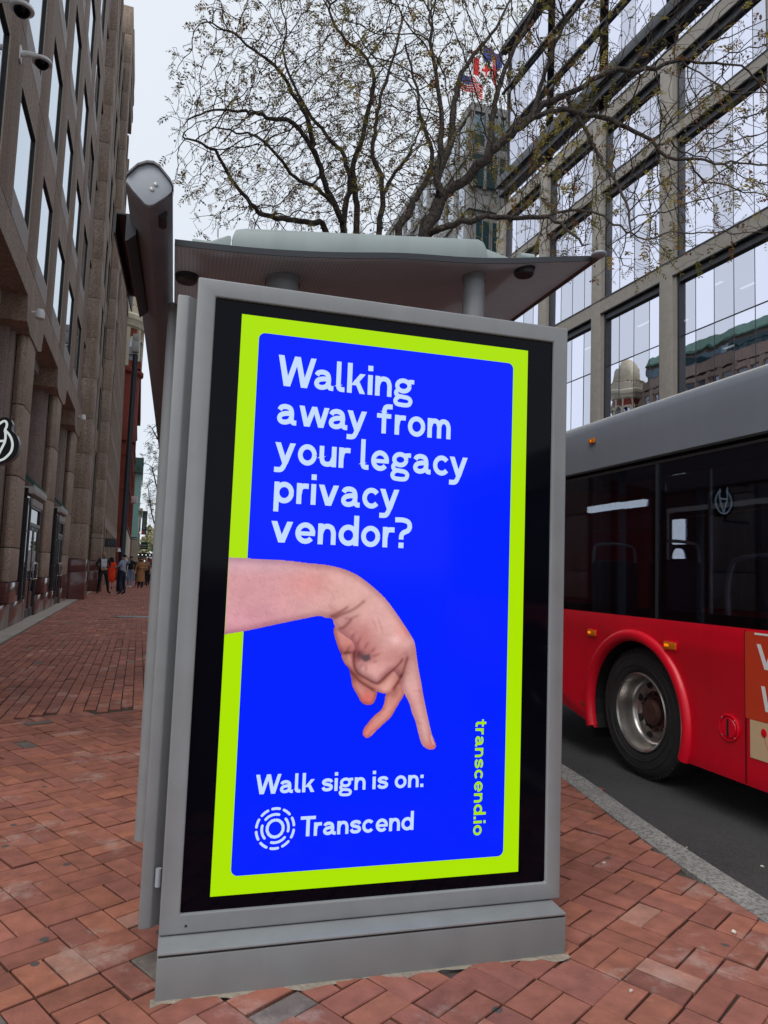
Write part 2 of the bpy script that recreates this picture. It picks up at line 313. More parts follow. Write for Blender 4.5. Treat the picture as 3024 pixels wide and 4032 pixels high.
def text_quads(txt, gap=0.145, squeeze=1.0):
    """quads of a line of text in glyph units, and its width"""
    x = 0; out = []; prev = ''
    for ch in txt:
        wd, st = GL[ch]
        k = {'Wa': -0.08, 'wa': -0.02, 'ay': -.02, 'Tr': -.12, 'cy': -.04, 'r?': .02}.get(prev + ch, gap if prev and prev != ' ' and ch != ' ' else 0)
        x += k
        for s in st:
            if s[0] == 'q': out.append([(x + a, b) for a, b in s[1]])
            else:
                for q in ribbon(s[1], s[2]): out.append([(x + p.x, p.y) for p in q])
        x += wd; prev = ch
    return out, x
def text_mesh(name, txt, mp, width, xh, material, parent, gap=0.13):
    """mp(u, v, k) -> 3-D point; width = line width, xh = x-height; k = tiny layer step so no faces coincide; one part per word"""
    W = text_quads(txt, gap)[1]; sx = width / W; out = []; off = 0; i = 0; pre = ''
    for word in txt.split(' '):
        x0 = text_quads(pre, gap)[1] if pre else 0; mb = MB()
        for q in text_quads(word, gap)[0]: mb.add([mp((x0 + a) * sx, b * xh, i) for a, b in q], [(0, 1, 2, 3)]); i += 1
        out.append(mb.build(name, material, parent, fix=False)); pre += word + ' '
    return out
# ------------------------------------------------------------------ ground, road, kerb, brick pavement
def kind_obj(mb, name, mats, **k): return kind(mb.build(name, mats, **k))
g = MB(); g.add([(-3000, -3000, -.32), (3000, -3000, -.32), (3000, 3000, -.32), (-3000, 3000, -.32)], [(0, 1, 2, 3)])
kind_obj(g, 'ground', mat('far_ground', srgb(110, 106, 100), .9))
rd = MB(); rd.add([(2.2, -60, -.15), (19, -60, -.15), (14, 400, -.15), (-8, 400, -.15), (-14, 61.6, -.15), (-1.8, 61.6, -.15)], [(0, 1, 2, 3, 4, 5)])
kind_obj(rd, 'road', M['asphalt'])
KIN = [(2.05, -40), (2.12, -3), (2.17, 1.2), (2.215, 2.33), (2.245, 2.9), (2.315, 3.48), (2.43, 4.28), (2.5, 5.2), (2.48, 7), (2.25, 12), (1.35, 27), (-.75, 61.5)]
def kerb_x(y):
    for (x0, y0), (x1, y1) in zip(KIN, KIN[1:]):
        if y0 <= y <= y1: return x0 + (x1 - x0) * (y - y0) / (y1 - y0)
    return 2.0 if y < 0 else -.75
kb = MB(); ks = []
y = -39.0
while y < 61:
    ln = 1.8; n = 5
    for i in range(n):
        a, b = y + ln * i / n + (.004 if i == 0 else 0), y + ln * (i + 1) / n - (.004 if i == n - 1 else 0)
        xa, xb = kerb_x(a), kerb_x(b)
        vs = [(xa, a, -.2), (xa + .17, a, -.2), (xb + .17, b, -.2), (xb, b, -.2), (xa, a, .006), (xa + .15, a, .006), (xb + .15, b, .006), (xb, b, .006), (xa + .17, a, -.015), (xb + .17, b, -.015)]
        kb.add(vs, [(4, 5, 6, 7), (5, 8, 9, 6), (8, 1, 2, 9), (0, 4, 7, 3), (0, 1, 8, 5, 4), (3, 7, 6, 9, 2)])
    y += ln
kind_obj(kb, 'kerb', M['kerb'])
# bed under the bricks (the sand joints)
LA = R_(3.5)                                                       # the left street front runs 3.5 degrees off the kiosk's axis
def leftx(y, proud=0): return -2.28 + proud - math.tan(LA) * y
bd = MB(); ys = np.linspace(-40, 61.5, 60)
for a, b in zip(ys, ys[1:]): bd.add([(leftx(a) - 1, a, -.014), (kerb_x(a) + .01, a, -.014), (kerb_x(b) + .01, b, -.014), (leftx(b) - 1, b, -.014)], [(0, 1, 2, 3)])
kind_obj(bd, 'pavement_bed', M['joint'])
st = MB(); ys = np.linspace(-40, 44, 50)
for i, (a, b) in enumerate(zip(ys, ys[1:])):
    st.add([(leftx(a, -.3), a, -.05), (leftx(a, .34), a, -.05), (leftx(b, .34), b, -.05), (leftx(b, -.3), b, -.05), (leftx(a, -.3), a, .012), (leftx(a, .34), a + .006, .012), (leftx(b, .34), b - .006, .012), (leftx(b, -.3), b, .012)], [(4, 5, 6, 7), (1, 2, 6, 5), (0, 1, 5, 4), (3, 7, 6, 2)])
kind_obj(st, 'pavement_edge', M['stone_strip'])
BV, BF, BC = [], [], []
rng = random.Random(3)
PAL = [srgb(172, 109, 90), srgb(164, 103, 87), srgb(158, 99, 85), srgb(174, 110, 88), srgb(156, 99, 86), srgb(168, 107, 91), srgb(161, 101, 83)]
def brick(cx, cy, L, W, ang, far=False, tone=1.0):
    r = rng.random()
    c = rng.choice(PAL); s = rng.uniform(.80, 1.0)
    if r < .014: c = srgb(122, 112, 106); s = rng.uniform(.75, 1.0)
    elif r < .04: c = srgb(174, 126, 110); s = rng.uniform(.92, 1.06)
    elif r < .12: s *= .88
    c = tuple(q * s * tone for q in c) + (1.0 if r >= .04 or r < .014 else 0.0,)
    a = ang + rng.gauss(0, .010); ca, sa = math.cos(a), math.sin(a)
    cx += rng.gauss(0, .0012); cy += rng.gauss(0, .0012)
    dz = rng.gauss(0, .0018); tx, ty = rng.gauss(0, .0055), rng.gauss(0, .0055)
    hl, hw = L / 2, W / 2; b = len(BV)
    def P(u, v, z): return (cx + u * ca - v * sa, cy + u * sa + v * ca, z + dz + u * tx + v * ty)
    if far:
        BV.extend([P(-hl, -hw, 0), P(hl, -hw, 0), P(hl, hw, 0), P(-hl, hw, 0)]); BF.append((b, b + 1, b + 2, b + 3)); BC.append(c)
    else:
        e = .0028 + rng.random() * .002
        k = [(rng.uniform(0, .003), rng.uniform(0, .003)) for _ in range(4)]
        o = [(-hl + k[0][0], -hw + k[0][1]), (hl - k[1][0], -hw + k[1][1]), (hl - k[2][0], hw - k[2][1]), (-hl + k[3][0], hw - k[3][1])]
        i_ = [(-hl + e, -hw + e), (hl - e, -hw + e), (hl - e, hw - e), (-hl + e, hw - e)]
        BV.extend([P(u, v, -.022) for u, v in o] + [P(u, v, -.0035) for u, v in o] + [P(u, v, 0) for u, v in i_])
        BF.append((b + 8, b + 9, b + 10, b + 11)); BC.append(c)
        for q in range(4):
            n_ = (q + 1) % 4
            BF.append((b + 4 + q, b + 4 + n_, b + 8 + n_, b + 8 + q)); BC.append(tuple(t * .92 for t in c[:3]) + (c[3],))
            BF.append((b + q, b + n_, b + 4 + n_, b + 4 + q)); BC.append(tuple(t * .55 for t in c[:3]) + (c[3],))
CE = .1965; UA = R_(90 - 58); u_ = (math.cos(UA), math.sin(UA)); v_ = (-math.sin(UA), math.cos(UA))
OX, OY = 1.727, 2.766
def edge_y(x): return 6.85 + .40 * (x + .3)
for i in range(-60, 60):
    for j in range(-60, 60):
        cx, cy = OX + (i + .5) * CE * u_[0] + (j + .5) * CE * v_[0], OY + (i + .5) * CE * u_[1] + (j + .5) * CE * v_[1]
        if cy < .9 or cy > min(edge_y(cx), 8.2) or cx < leftx(cy) + .25 or cx > kerb_x(cy) + .06: continue
        if -.02 < cx < 1.35 and 2.36 < cy < 2.7: continue
        for h in (-1, 1):
            if (i + j) % 2: brick(cx + v_[0] * h * CE / 4, cy + v_[1] * h * CE / 4, CE - .0020 - rng.random() * .003, CE / 2 - .0018 - rng.random() * .0026, UA)
            else: brick(cx + u_[0] * h * CE / 4, cy + u_[1] * h * CE / 4, CE - .0020 - rng.random() * .003, CE / 2 - .0018 - rng.random() * .0026, UA + math.pi / 2)
# running bond beyond, courses along the street
n0 = 0
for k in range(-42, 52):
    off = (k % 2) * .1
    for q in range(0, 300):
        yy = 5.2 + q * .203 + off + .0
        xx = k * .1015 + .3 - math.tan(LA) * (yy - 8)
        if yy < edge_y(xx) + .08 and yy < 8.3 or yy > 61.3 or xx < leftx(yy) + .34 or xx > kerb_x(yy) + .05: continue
        brick(xx, yy, .198, .0965, math.pi / 2 + LA, far=yy > 13, tone=1.12 + min(.25, max(0, yy - 8) * .02))  # farther bricks lightened in colour to make up for the dim street light
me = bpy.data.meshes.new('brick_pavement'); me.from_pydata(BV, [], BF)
ca = me.color_attributes.new('bc', 'FLOAT_COLOR', 'CORNER')
cc = np.repeat(np.array(BC, dtype=np.float32), 4, axis=0); ca.data.foreach_set('color', cc.ravel())
bmat = attr_mat('weathered_brick', 'bc', .9, noise=.24, bump=.4, bscale=70)
n, l = bmat.node_tree.nodes, bmat.node_tree.links; p = n['Principled BSDF']
src = p.inputs['Base Color'].links[0].from_socket
tc = n.new('ShaderNodeTexCoord')
no = n.new('ShaderNodeTexNoise'); no.inputs['Scale'].default_value = 2.6; no.inputs['Detail'].default_value = 9; no.inputs['Roughness'].default_value = .72; l.new(tc.outputs['Object'], no.inputs['Vector'])
rp = n.new('ShaderNodeMapRange'); rp.inputs['From Min'].default_value = .56; rp.inputs['From Max'].default_value = .70; rp.inputs['To Max'].default_value = .6; l.new(no.outputs['Fac'], rp.inputs['Value'])
mx = n.new('ShaderNodeMix'); mx.data_type = 'RGBA'; l.new(rp.outputs['Result'], mx.inputs['Factor']); l.new(src, mx.inputs['A']); mx.inputs['B'].default_value = srgb(196, 178, 168) + (1,)
# dark grime in broad patches, chewing-gum spots
n3 = n.new('ShaderNodeTexNoise'); n3.inputs['Scale'].default_value = .9; n3.inputs['Detail'].default_value = 5; l.new(tc.outputs['Object'], n3.inputs['Vector'])
r3 = n.new('ShaderNodeMapRange'); r3.inputs['From Min'].default_value = .3; r3.inputs['From Max'].default_value = .7; r3.inputs['To Min'].default_value = .74; r3.inputs['To Max'].default_value = 1.12; l.new(n3.outputs['Fac'], r3.inputs['Value'])
m3 = n.new('ShaderNodeMix'); m3.data_type = 'RGBA'; m3.blend_type = 'MULTIPLY'; m3.inputs['Factor'].default_value = 1; l.new(mx.outputs['Result'], m3.inputs['A']); l.new(r3.outputs['Result'], m3.inputs['B'])
vo = n.new('ShaderNodeTexVoronoi'); vo.inputs['Scale'].default_value = 3.0; vo.voronoi_dimensions = '2D'; l.new(tc.outputs['Object'], vo.inputs['Vector'])
wn2 = n.new('ShaderNodeTexNoise'); wn2.inputs['Scale'].default_value = 30; l.new(tc.outputs['Object'], wn2.inputs['Vector'])
ad = n.new('ShaderNodeMath'); ad.operation = 'MULTIPLY_ADD'; ad.inputs[1].default_value = .05; l.new(wn2.outputs['Fac'], ad.inputs[0]); l.new(vo.outputs['Distance'], ad.inputs[2])
lt = n.new('ShaderNodeMath'); lt.operation = 'LESS_THAN'; lt.inputs[1].default_value = .072; l.new(ad.outputs['Value'], lt.inputs[0])
sx = n.new('ShaderNodeSeparateColor'); l.new(vo.outputs['Color'], sx.inputs['Color'])
gt = n.new('ShaderNodeMath'); gt.operation = 'GREATER_THAN'; gt.inputs[1].default_value = .62; l.new(sx.outputs['Red'], gt.inputs[0])
ml = n.new('ShaderNodeMath'); ml.operation = 'MULTIPLY'; l.new(lt.outputs['Value'], ml.inputs[0]); l.new(gt.outputs['Value'], ml.inputs[1])
m4 = n.new('ShaderNodeMix'); m4.data_type = 'RGBA'; l.new(ml.outputs['Value'], m4.inputs['Factor']); l.new(m3.outputs['Result'], m4.inputs['A']); m4.inputs['B'].default_value = srgb(84, 78, 76) + (1,)
l.new(m4.outputs['Result'], p.inputs['Base Color'])
me.materials.append(bmat)
bo = bpy.data.objects.new('brick_pavement', me); C.objects.link(bo); kind(bo)
# crumbling mortar along the foot of the kiosk
mo = MB(); top = []
xs = np.linspace(-.03, 1.34, 40)
vs = [(x, 2.31, .002) for x in xs] + [(x, 2.282 + .012 * math.sin(x * 23) + rng.uniform(-.012, .012), -.001) for x in xs]
mo.add(vs, [(i, i + 40, i + 41, i + 1) for i in range(39)])
kind_obj(mo, 'mortar_strip', M['mortar'], fix=True)
cover = thing('utility_cover', 'flat pale grey utility cover set in the brick pavement', 'utility cover', (-1.15, 18.7, .004), LA)
cv = MB(); cv.box(-.42, .42, -.3, .3, -.02, .004); cv.build('lid', mat('cover_steel', srgb(138, 132, 128), .6, .2, .25, 5, .2, 60), cover, bevel=.004)
cv = MB()
for a, b, c_, d in ((-.46, .46, -.34, -.305), (-.46, .46, .305, .34), (-.46, -.425, -.3, .3), (.425, .46, -.3, .3)): cv.box(a, b, c_, d, -.02, .002)
cv.build('rim', M['dark_metal'], cover)
# litter: petals and paper scraps
def scrap(x, y, z, s, col, label, cat, rz):
    b = MB(); k = 7; rr = random.Random(int(x * 1e4) + 5)
    ring = [(math.cos(6.283 * i / k) * s * rr.uniform(.6, 1.1), math.sin(6.283 * i / k) * s * .6 * rr.uniform(.6, 1.1), rr.uniform(.002, .010)) for i in range(k)]
    b.add(ring + [(0, 0, .004)], [(i, (i + 1) % k, k) for i in range(k)])
    low = [(q[0] * .8, q[1] * .8, 0) for q in ring]; b.add(ring + low, [(i, (i + 1) % k, k + (i + 1) % k, k + i) for i in range(k)])
    o = b.build('litter', col, None); o.location = (x, y, z); o.rotation_euler = (0, 0, rz); tag(o, label, cat, 'scraps of litter'); return o
pap = mat('paper_scrap', srgb(214, 208, 196), .8)
for x, y, z, s, lb, ct in [(2.60, 4.12, -.149, .022, 'crumpled white scrap on the asphalt near the bus wheel', 'litter'), (2.94, 3.13, -.149, .012, 'small white chip on asphalt near the right edge', 'litter'), (2.62, 4.5, -.149, .010, 'tiny pale flake on asphalt close to the kiosk edge', 'litter'),
    (1.905, 2.96, .003, .014, 'white petal on bricks midway between kiosk and kerb', 'litter'), (2.03, 2.3, .003, .012, 'pale torn scrap on bricks near the right picture edge', 'litter'), (1.42, 2.05, .003, .010, 'white speck of litter on bricks right of the kiosk foot', 'litter'), (2.42, 3.05, .007, .007, 'tiny white crumb lying on the kerb', 'litter')]:
    scrap(x, y, z, s, pap, lb, ct, x * 7)

# ------------------------------------------------------------------ advertising kiosk
YK = 2.395
kk = thing('advertising_kiosk', 'grey free-standing advertising kiosk with a bright blue and lime green screen', 'advertising kiosk', (.673, YK, 0))
def KB(mb, name, mats, bevel=0, **k):
    o = mb.build(name, mats, kk, bevel=bevel, **k); o.matrix_parent_inverse = kk.matrix_basis.inverted(); return o
kk.matrix_basis = Matrix.Translation((.673, YK, 0))
fx0, fx1, fz0, fz1 = -.018, 1.365, .138, 2.249; bx0, bx1, bz0, bz1 = .043, 1.306, .198, 2.188
mb = MB()   # door frame as one ring with depth
o_ = [(fx0, fz0), (fx1, fz0), (fx1, fz1), (fx0, fz1)]; i_ = [(bx0, bz0), (bx1, bz0), (bx1, bz1), (bx0, bz1)]
vs = [(x, YK, z) for x, z in o_] + [(x, YK, z) for x, z in i_] + [(x, YK + .07, z) for x, z in o_] + [(x, YK + .07, z) for x, z in i_]
fs = []
for a in range(4):
    b = (a + 1) % 4
    fs += [(a, b, 4 + b, 4 + a), (8 + a, 12 + a, 12 + b, 8 + b), (a, 8 + a, 8 + b, b), (4 + a, 4 + b, 12 + b, 12 + a)]
mb.add(vs, fs); KB(mb, 'frame', M['alu'], bevel=.006, seg=3)
mb = MB(); mb.box(-.012, 1.359, YK + .072, YK + .29, .15, 2.24); mb.box(-.009, 1.356, YK + .07, YK + .072, .153, 2.236); KB(mb, 'housing', M['alu_d'], bevel=.008)
mb = MB()   # left side cover, a hollow profile wider than the door
prof = [(-.082, YK + .06), (-.082, YK + .30), (-.014, YK + .30), (-.014, YK + .085), (-.030, YK + .075), (-.045, YK + .06)]
mb.prism(prof, .135, 2.203, 'z'); KB(mb, 'side_cover', M['alu'], bevel=.005)
mb = MB(); mb.tube([(-.030, YK + .045, .27), (-.030, YK + .045, .325)], .009, 12); KB(mb, 'hinge', M['beam_cap'], smooth=40)
for lx, lz in ((.062, .163),):
    mb = MB(); mb.lathe([(.001, -.0018), (.0035, -.0018), (.0042, -.001), (.0042, .002)], 14, 'y', (lx, YK, lz)); KB(mb, 'door_lock', M['dark_metal'], smooth=40)
mb = MB(); mb.box(bx0 - .005, bx1 + .005, YK + .012, YK + .03, bz0 - .005, bz1 + .005); KB(mb, 'glass_border', M['black_gloss'])
sy = YK + .0105
mb = MB(); mb.box(.132, 1.202, sy, sy + .0014, .240, 2.144); KB(mb, 'screen', emit('screen_lime', (srgb(172, 227, 4)), 1.0))
mb = MB()
rr_ = .022; x0, x1, z0, z1 = .193, 1.142, .298, 2.087
poly = arc(x1 - rr_, z1 - rr_, rr_, rr_, 0, 90, 8) + arc(x0 + rr_, z1 - rr_, rr_, rr_, 90, 180, 8) + arc(x0 + rr_, z0 + rr_, rr_, rr_, 180, 270, 8) + arc(x1 - rr_, z0 + rr_, rr_, rr_, 270, 360, 8)
mb.add([(x, sy - .0006, z) for x, z in poly], [tuple(range(len(poly)))]); scr = KB(mb, 'blue_field', emit('screen_blue', (.0008, .016, 1.0), 1.0), fix=False)
E_TXT = emit('screen_text', srgb(196, 220, 255), 1.0); E_LIME = emit('screen_lime_text', srgb(172, 227, 4), 1.0)
def TX(name, txt, x0, x1, zb, xh, mt=E_TXT, gap=.13):
    for o in text_mesh(name, txt, lambda u, v, k: (x0 + u, sy - .0012 - k * 4e-6, zb + v), x1 - x0, xh, mt, kk, gap): o.matrix_parent_inverse = kk.matrix_basis.inverted()
XH = .0715; dz = -.047
TX('headline', 'Walking', .263, .753, 1.957 + dz, XH)
TX('headline', 'away from', .267, .898, 1.823 + dz, XH)
TX('headline', 'your legacy', .266, .967, 1.689 + dz, XH)
TX('headline', 'privacy', .270, .711, 1.554 + dz, XH)
TX('headline', 'vendor?', .266, .763, 1.420 + dz, XH)
TX('tagline', 'Walk sign is on:', .258, .834, .597 + dz, .0415)
TX('brand_word', 'Transcend', .411, .803, .455 + dz, .043, gap=.10)
o = text_mesh('web_address', 'transcend.io', lambda u, v, k: (1.0245 + v, sy - .0012 - k * 4e-6, .822 + dz - u), .400, .0315, E_LIME, kk, .14)[0]; o.matrix_parent_inverse = kk.matrix_basis.inverted()
lg = MB(); lc = (.328, .486 + dz); kq = 0
def rarc(r, a0, a1, w):
    global kq
    pts = [(lc[0] + r * math.sin(R_(a0 + (a1 - a0) * i / 14)), lc[1] + r * 1.03 * math.cos(R_(a0 + (a1 - a0) * i / 14))) for i in range(15)]
    for q in ribbon(pts, w): lg.add([(p.x, sy - .0012 - kq * 4e-6, p.y) for p in q], [(0, 1, 2, 3)]); kq += 1
    for e in ((pts[0]), (pts[-1])):
        if abs(a1 - a0) < 350: lg.add([(e[0] + w / 2 * math.cos(t * .6283), sy - .0012 - kq * 4e-6, e[1] + w / 2 * math.sin(t * .6283)) for t in range(10)], [tuple(range(10))]); kq += 1
rarc(.0265, 0, 360, .0095)
for k_ in range(4): rarc(.0435, -48 + 90 * k_ + (8 if k_ % 2 else 0), 14 + 90 * k_, .0085)
for k_ in range(10): rarc(.0615, -11 + 36 * k_, 11 + 36 * k_, .0085)
o = lg.build('logo', E_TXT, kk, fix=False); o.matrix_parent_inverse = kk.matrix_basis.inverted()
# base plinth
mb = MB(); mb.box(-.018, 1.335, 2.30, YK + .30, -.06, .120); KB(mb, 'base', M['alu_d'], bevel=.004)
mb = MB(); mb.box(-.014, 1.331, 2.303, YK + .29, .1205, .126); KB(mb, 'seam', M['black'])
mb = MB(); mb.box(-.018, 1.335, 2.30, YK + .30, .1265, .134); KB(mb, 'ledge', M['alu'], bevel=.002)

# the picture on the screen: a hand whose two fingers walk
HAND={}
HAND['thumb']=[(495,1092),(508,1034),(527,995),(549,961),(560,927),(563,913),(569,891),(586,864),(599,842),(612,833),(623,830),(635,831),(646,837),(654,856),(655,878),(627,907),(600,945),(600,990),(590,1045),(550,1085)]
HAND['middle']=[(688,868),(682,838),(671,814),(647,795),(628,773),(613,752),(610,735),(614,727),(621,721),(630,720),(642,727),(660,744),(689,770),(710,789),(724,813),(739,838),(754,867),(745,907),(716,912)]
HAND['curl']=[(525,995),(529,1006),(542,1009),(567,1008),(574,976),(590,947),(648,912),(674,917),(724,976),(749,996),(751,937),(737,909),(722,890),(709,875),(699,869),(683,868),(654,876),(618,895),(586,916),(557,948),(536,972)]
HAND['main']=[(100,1316),(137,1317),(198,1316),(319,1314),(398,1308),(453,1305),(494,1299),(530,1290),(572,1273),(609,1249),(646,1221),(679,1191),(712,1151),(746,1107),(771,1072),(785,1049),(792,1022),(798,987),(807,942),(817,902),(824,867),(835,822),(847,777),(860,732),(871,707),(877,692),(876,681),(867,675),(851,675),(834,683),(821,698),(809,733),(797,773),(783,803),(774,832),(760,857),(751,872),(742,897),(734,917),(712,944),(689,932),(664,909),(648,905),(617,920),(588,937),(573,959),(568,996),(570,1025),(560,1047),(534,1064),(508,1083),(495,1100),(487,1120),(466,1123),(441,1129),(387,1118),(315,1102),(211,1078),(138,1064),(100,1055)]
HAND['hole']=[(585,1008),(608,1005),(625,1007),(631,996),(631,984),(617,975),(604,976),(594,984),(583,996)]
HAND['nail_i']=[(853,727),(860,724),(868,704),(873,692),(866,690),(858,702)]
HAND['nail_m']=[(633,727),(642,726),(658,744),(653,747),(642,741)]
CREASES=[[(474,1124),(501,1137),(531,1155),(548,1170)],[(487,1120),(521,1137),(566,1158),(606,1191)],[(506,1086),(528,1093),(543,1106),(562,1128)],[(527,1128),(552,1123),(587,1139)],[(560,1047),(562,1064),(574,1079)],[(579,1030),(586,1050),(596,1065)],[(603,1015),(610,1030),(622,1050)],[(624,1006),(636,1016),(648,1031)],[(630,993),(650,1001),(668,1008)],[(632,981),(645,978),(657,981)],[(616,939),(613,957),(611,972)],[(587,952),(597,964),(610,972)],[(570,1025),(568,996),(573,959),(588,937),(617,920),(648,905),(664,909),(689,932),(714,952),(737,976),(749,996)],[(525,995),(542,1008),(567,1008)],[(536,972),(557,948),(586,916),(618,895),(654,876)],[(734,917),(746,937),(756,972),(765,1002)],[(746,942),(732,912),(709,875)],[(563,913),(568,920),(584,905)],[(556,1035),(542,1005),(546,976)],[(671,814),(683,816),(693,824)],[(780,877),(807,877),(823,874)],[(797,770),(816,766),(832,757)],[(629,1125),(640,1105),(649,1085)],[(650,1125),(662,1095),(668,1076)]]
def inside(poly, X, Z):
    r = np.zeros(X.shape, bool); n = len(poly)
    for i in range(n):
        x0, z0 = poly[i]; x1, z1 = poly[(i + 1) % n]
        if z0 == z1: continue
        c_ = ((z0 > Z) != (z1 > Z)) & (X < (x1 - x0) * (Z - z0) / (z1 - z0) + x0); r ^= c_
    return r
def dist(path, X, Z, closed=False):
    d = np.full(X.shape, 1e9); n = len(path)
    for i in range(n if closed else n - 1):
        ax, az = path[i]; bx, bz = path[(i + 1) % n]; dx, dz_ = bx - ax, bz - az; L2 = dx * dx + dz_ * dz_ + 1e-9
        t = np.clip(((X - ax) * dx + (Z - az) * dz_) / L2, 0, 1); d = np.minimum(d, np.hypot(X - ax - t * dx, Z - az - t * dz_))
    return d
def closed_smooth(p, k=5):
    n = len(p); out = []
    for i in range(n):
        p0, p1, p2, p3 = p[i - 1], p[i], p[(i + 1) % n], p[(i + 2) % n]
        ang = abs(math.atan2((p1[0]-p0[0])*(p2[1]-p1[1])-(p1[1]-p0[1])*(p2[0]-p1[0]), (p1[0]-p0[0])*(p2[0]-p1[0])+(p1[1]-p0[1])*(p2[1]-p1[1])))
        for j in range(k):
            t = j / k
            out.append(tuple(.5 * ((2 * b) + (c - a) * t + (2 * a - 5 * b + 4 * c - d) * t * t + (3 * b - a - 3 * c + d) * t ** 3) for a, b, c, d in zip(p0, p1, p2, p3)))
    return out
st_ = 1.9
gx = np.arange(132.4, 882, st_); gz = np.arange(668, 1322, st_)
X, Z = np.meshgrid(gx, gz)
rs = np.random.RandomState(5)
def lownoise(s, seed):
    r = np.random.RandomState(seed); out = np.zeros(X.shape)
    for _ in range(14):
        a = r.uniform(0, 6.283); f = r.uniform(.4, 1.6) / s; out += np.sin((X * math.cos(a) + Z * math.sin(a)) * f + r.uniform(0, 6.283)) / 3.7
    return out
col = np.zeros(X.shape + (3,)); lay = np.zeros(X.shape, int)
n1, n2 = lownoise(18, 1), lownoise(5, 2)
def paint(key, base, rim, width, kdark=.55):
    p = closed_smooth(HAND[key]) if key != 'main' else [q for q in closed_smooth(HAND[key])]
    ins = inside(p, X, Z); d = dist(p, X, Z, True)
    t = np.clip(d / width, 0, 1); t = t * t * (3 - 2 * t)
    c = np.array(rim) * (1 - t)[..., None] + np.array(base) * t[..., None]
    c = c * (1 + .016 * n1 + .010 * n2)[..., None]
    col[ins] = c[ins]; lay[ins] = {'middle': 1, 'thumb': 2, 'curl': 3, 'main': 4}[key]
    return ins, d
paint('middle', (214, 146, 136), (184, 108, 100), 18); paint('thumb', (206, 138, 130), (164, 98, 94), 20)
insC, _ = paint('curl', (212, 152, 142), (178, 112, 104), 16)
insM, dM = paint('main', (217, 166, 161), (184, 131, 132), 28)
# light on the hand in the photograph on the screen: forearm cooler, top edge lit, fingers warmer
arm = np.clip((470 - X) / 200, 0, 1) * insM
col += arm[..., None] * np.array((-4, -10, 0)); up = np.clip((Z - 1250) / 60, 0, 1) * arm; col += up[..., None] * np.array((2, 16, 22))
low = np.clip((1190 - Z) / 70, 0, 1) * arm; col -= low[..., None] * np.array((2, 4, -2))
def blob(c_, r, dc, mask=None, ry=None):
    w_ = np.exp(-(((X - c_[0]) / r) ** 2 + ((Z - c_[1]) / (ry or r)) ** 2)); w_ = w_ * (mask if mask is not None else 1); col[...] += w_[..., None] * np.array(dc)
blob((401, 1240), 70, (4, -10, -10), insM, 45); blob((772, 1050), 16, (18, 20, 22), insM); blob((716, 1052), 20, (20, 24, 26), insM, 16)
blob((745, 1085), 30, (10, -6, -8), insM); blob((673, 945), 40, (8, 4, 4), insM); blob((624, 852), 24, (12, -26, -26), lay == 2); blob((632, 745), 32, (2, -14, -12), lay == 1)
blob((861, 690), 22, (12, -30, -28), insM); blob((809, 850), 30, (2, -4, -2), insM, 60); blob((690, 890), 26, (12, 12, 12), lay == 3); blob((538, 1090), 30, (-26, -30, -28), insM)
blob((530, 1000), 30, (-30, -30, -26), lay == 2); blob((700, 1160), 60, (10, 8, 8), insM); blob((640, 1010), 40, (-14, -20, -20), insM); blob((600, 1080), 50, (-6, -12, -12), insM)
blob((720, 1000), 30, (-10, -18, -18), insM); blob((735, 940), 20, (-20, -26, -26), insM); blob((715, 880), 26, (-34, -30, -28), lay == 1)
blob((585, 940), 22, (-24, -30, -28), lay == 3)
anyh = lay > 0
for i, cr in enumerate(CREASES):
    q_ = smooth_path([tuple(map(float, v)) for v in cr], 5); d = dist(q_, X, Z)
    L_ = np.clip(np.minimum(np.hypot(X - q_[0][0], Z - q_[0][1]), np.hypot(X - q_[-1][0], Z - q_[-1][1])) / 14, .15, 1)      # lines fade at their ends
    if i in (12, 13, 14, 15, 16): k_, w_, soft = .20, 3.6, .22          # folds between fingers
    elif i in (0, 1, 2): k_, w_, soft = .20, 5.0, .10                    # wrist wrinkles
    elif i >= 19: k_, w_, soft = .05, 5.0, .02
    else: k_, w_, soft = .11, 4.6, .05
    sh_ = (k_ * np.exp(-(d / w_) ** 2) + soft * np.exp(-(d / 15) ** 2)) * L_ * anyh
    col *= (1 - sh_)[..., None] ** np.array((.72, 1.0, 1.0)); col += (5 * np.exp(-((d - 10) / 5) ** 2) * anyh * L_)[..., None]
# gentle modelling of the fist and wrist
blob((590, 1040), 46, (-22, -30, -28), insM, 60); blob((607, 990), 30, (-26, -30, -26), insM, 26); blob((590, 1000), 12, (-60, -56, -48), insM, 16); blob((640, 965), 26, (12, 10, 10), insM, 16); blob((690, 975), 60, (-8, -12, -12), insM); blob((660, 1010), 22, (10, 8, 8), insM); blob((805, 960), 18, (10, 10, 10), insM, 60); blob((770, 1000), 16, (-10, -14, -14), insM, 60); blob((840, 800), 12, (8, 8, 8), insM, 50)
blob((560, 1180), 70, (8, 8, 6), insM, 60); blob((500, 1140), 30, (-18, -22, -20), insM, 22)
hp = closed_smooth(HAND['hole']); hi = inside(hp, X, Z); hd = dist(hp, X, Z, True)
t = np.clip(hd / 9, 0, 1) * hi; col = col * (1 - t)[..., None] + np.array((96, 74, 78)) * t[..., None]
for k_, c_ in (('nail_i', (232, 176, 172)), ('nail_m', (214, 140, 132))):
    q = closed_smooth(HAND[k_], 3); mi = inside(q, X, Z); col[mi] = col[mi] * .35 + np.array(c_) * .65; col *= (1 - .14 * np.exp(-(dist(q, X, Z, True) / 1.8) ** 2) * anyh)[..., None]
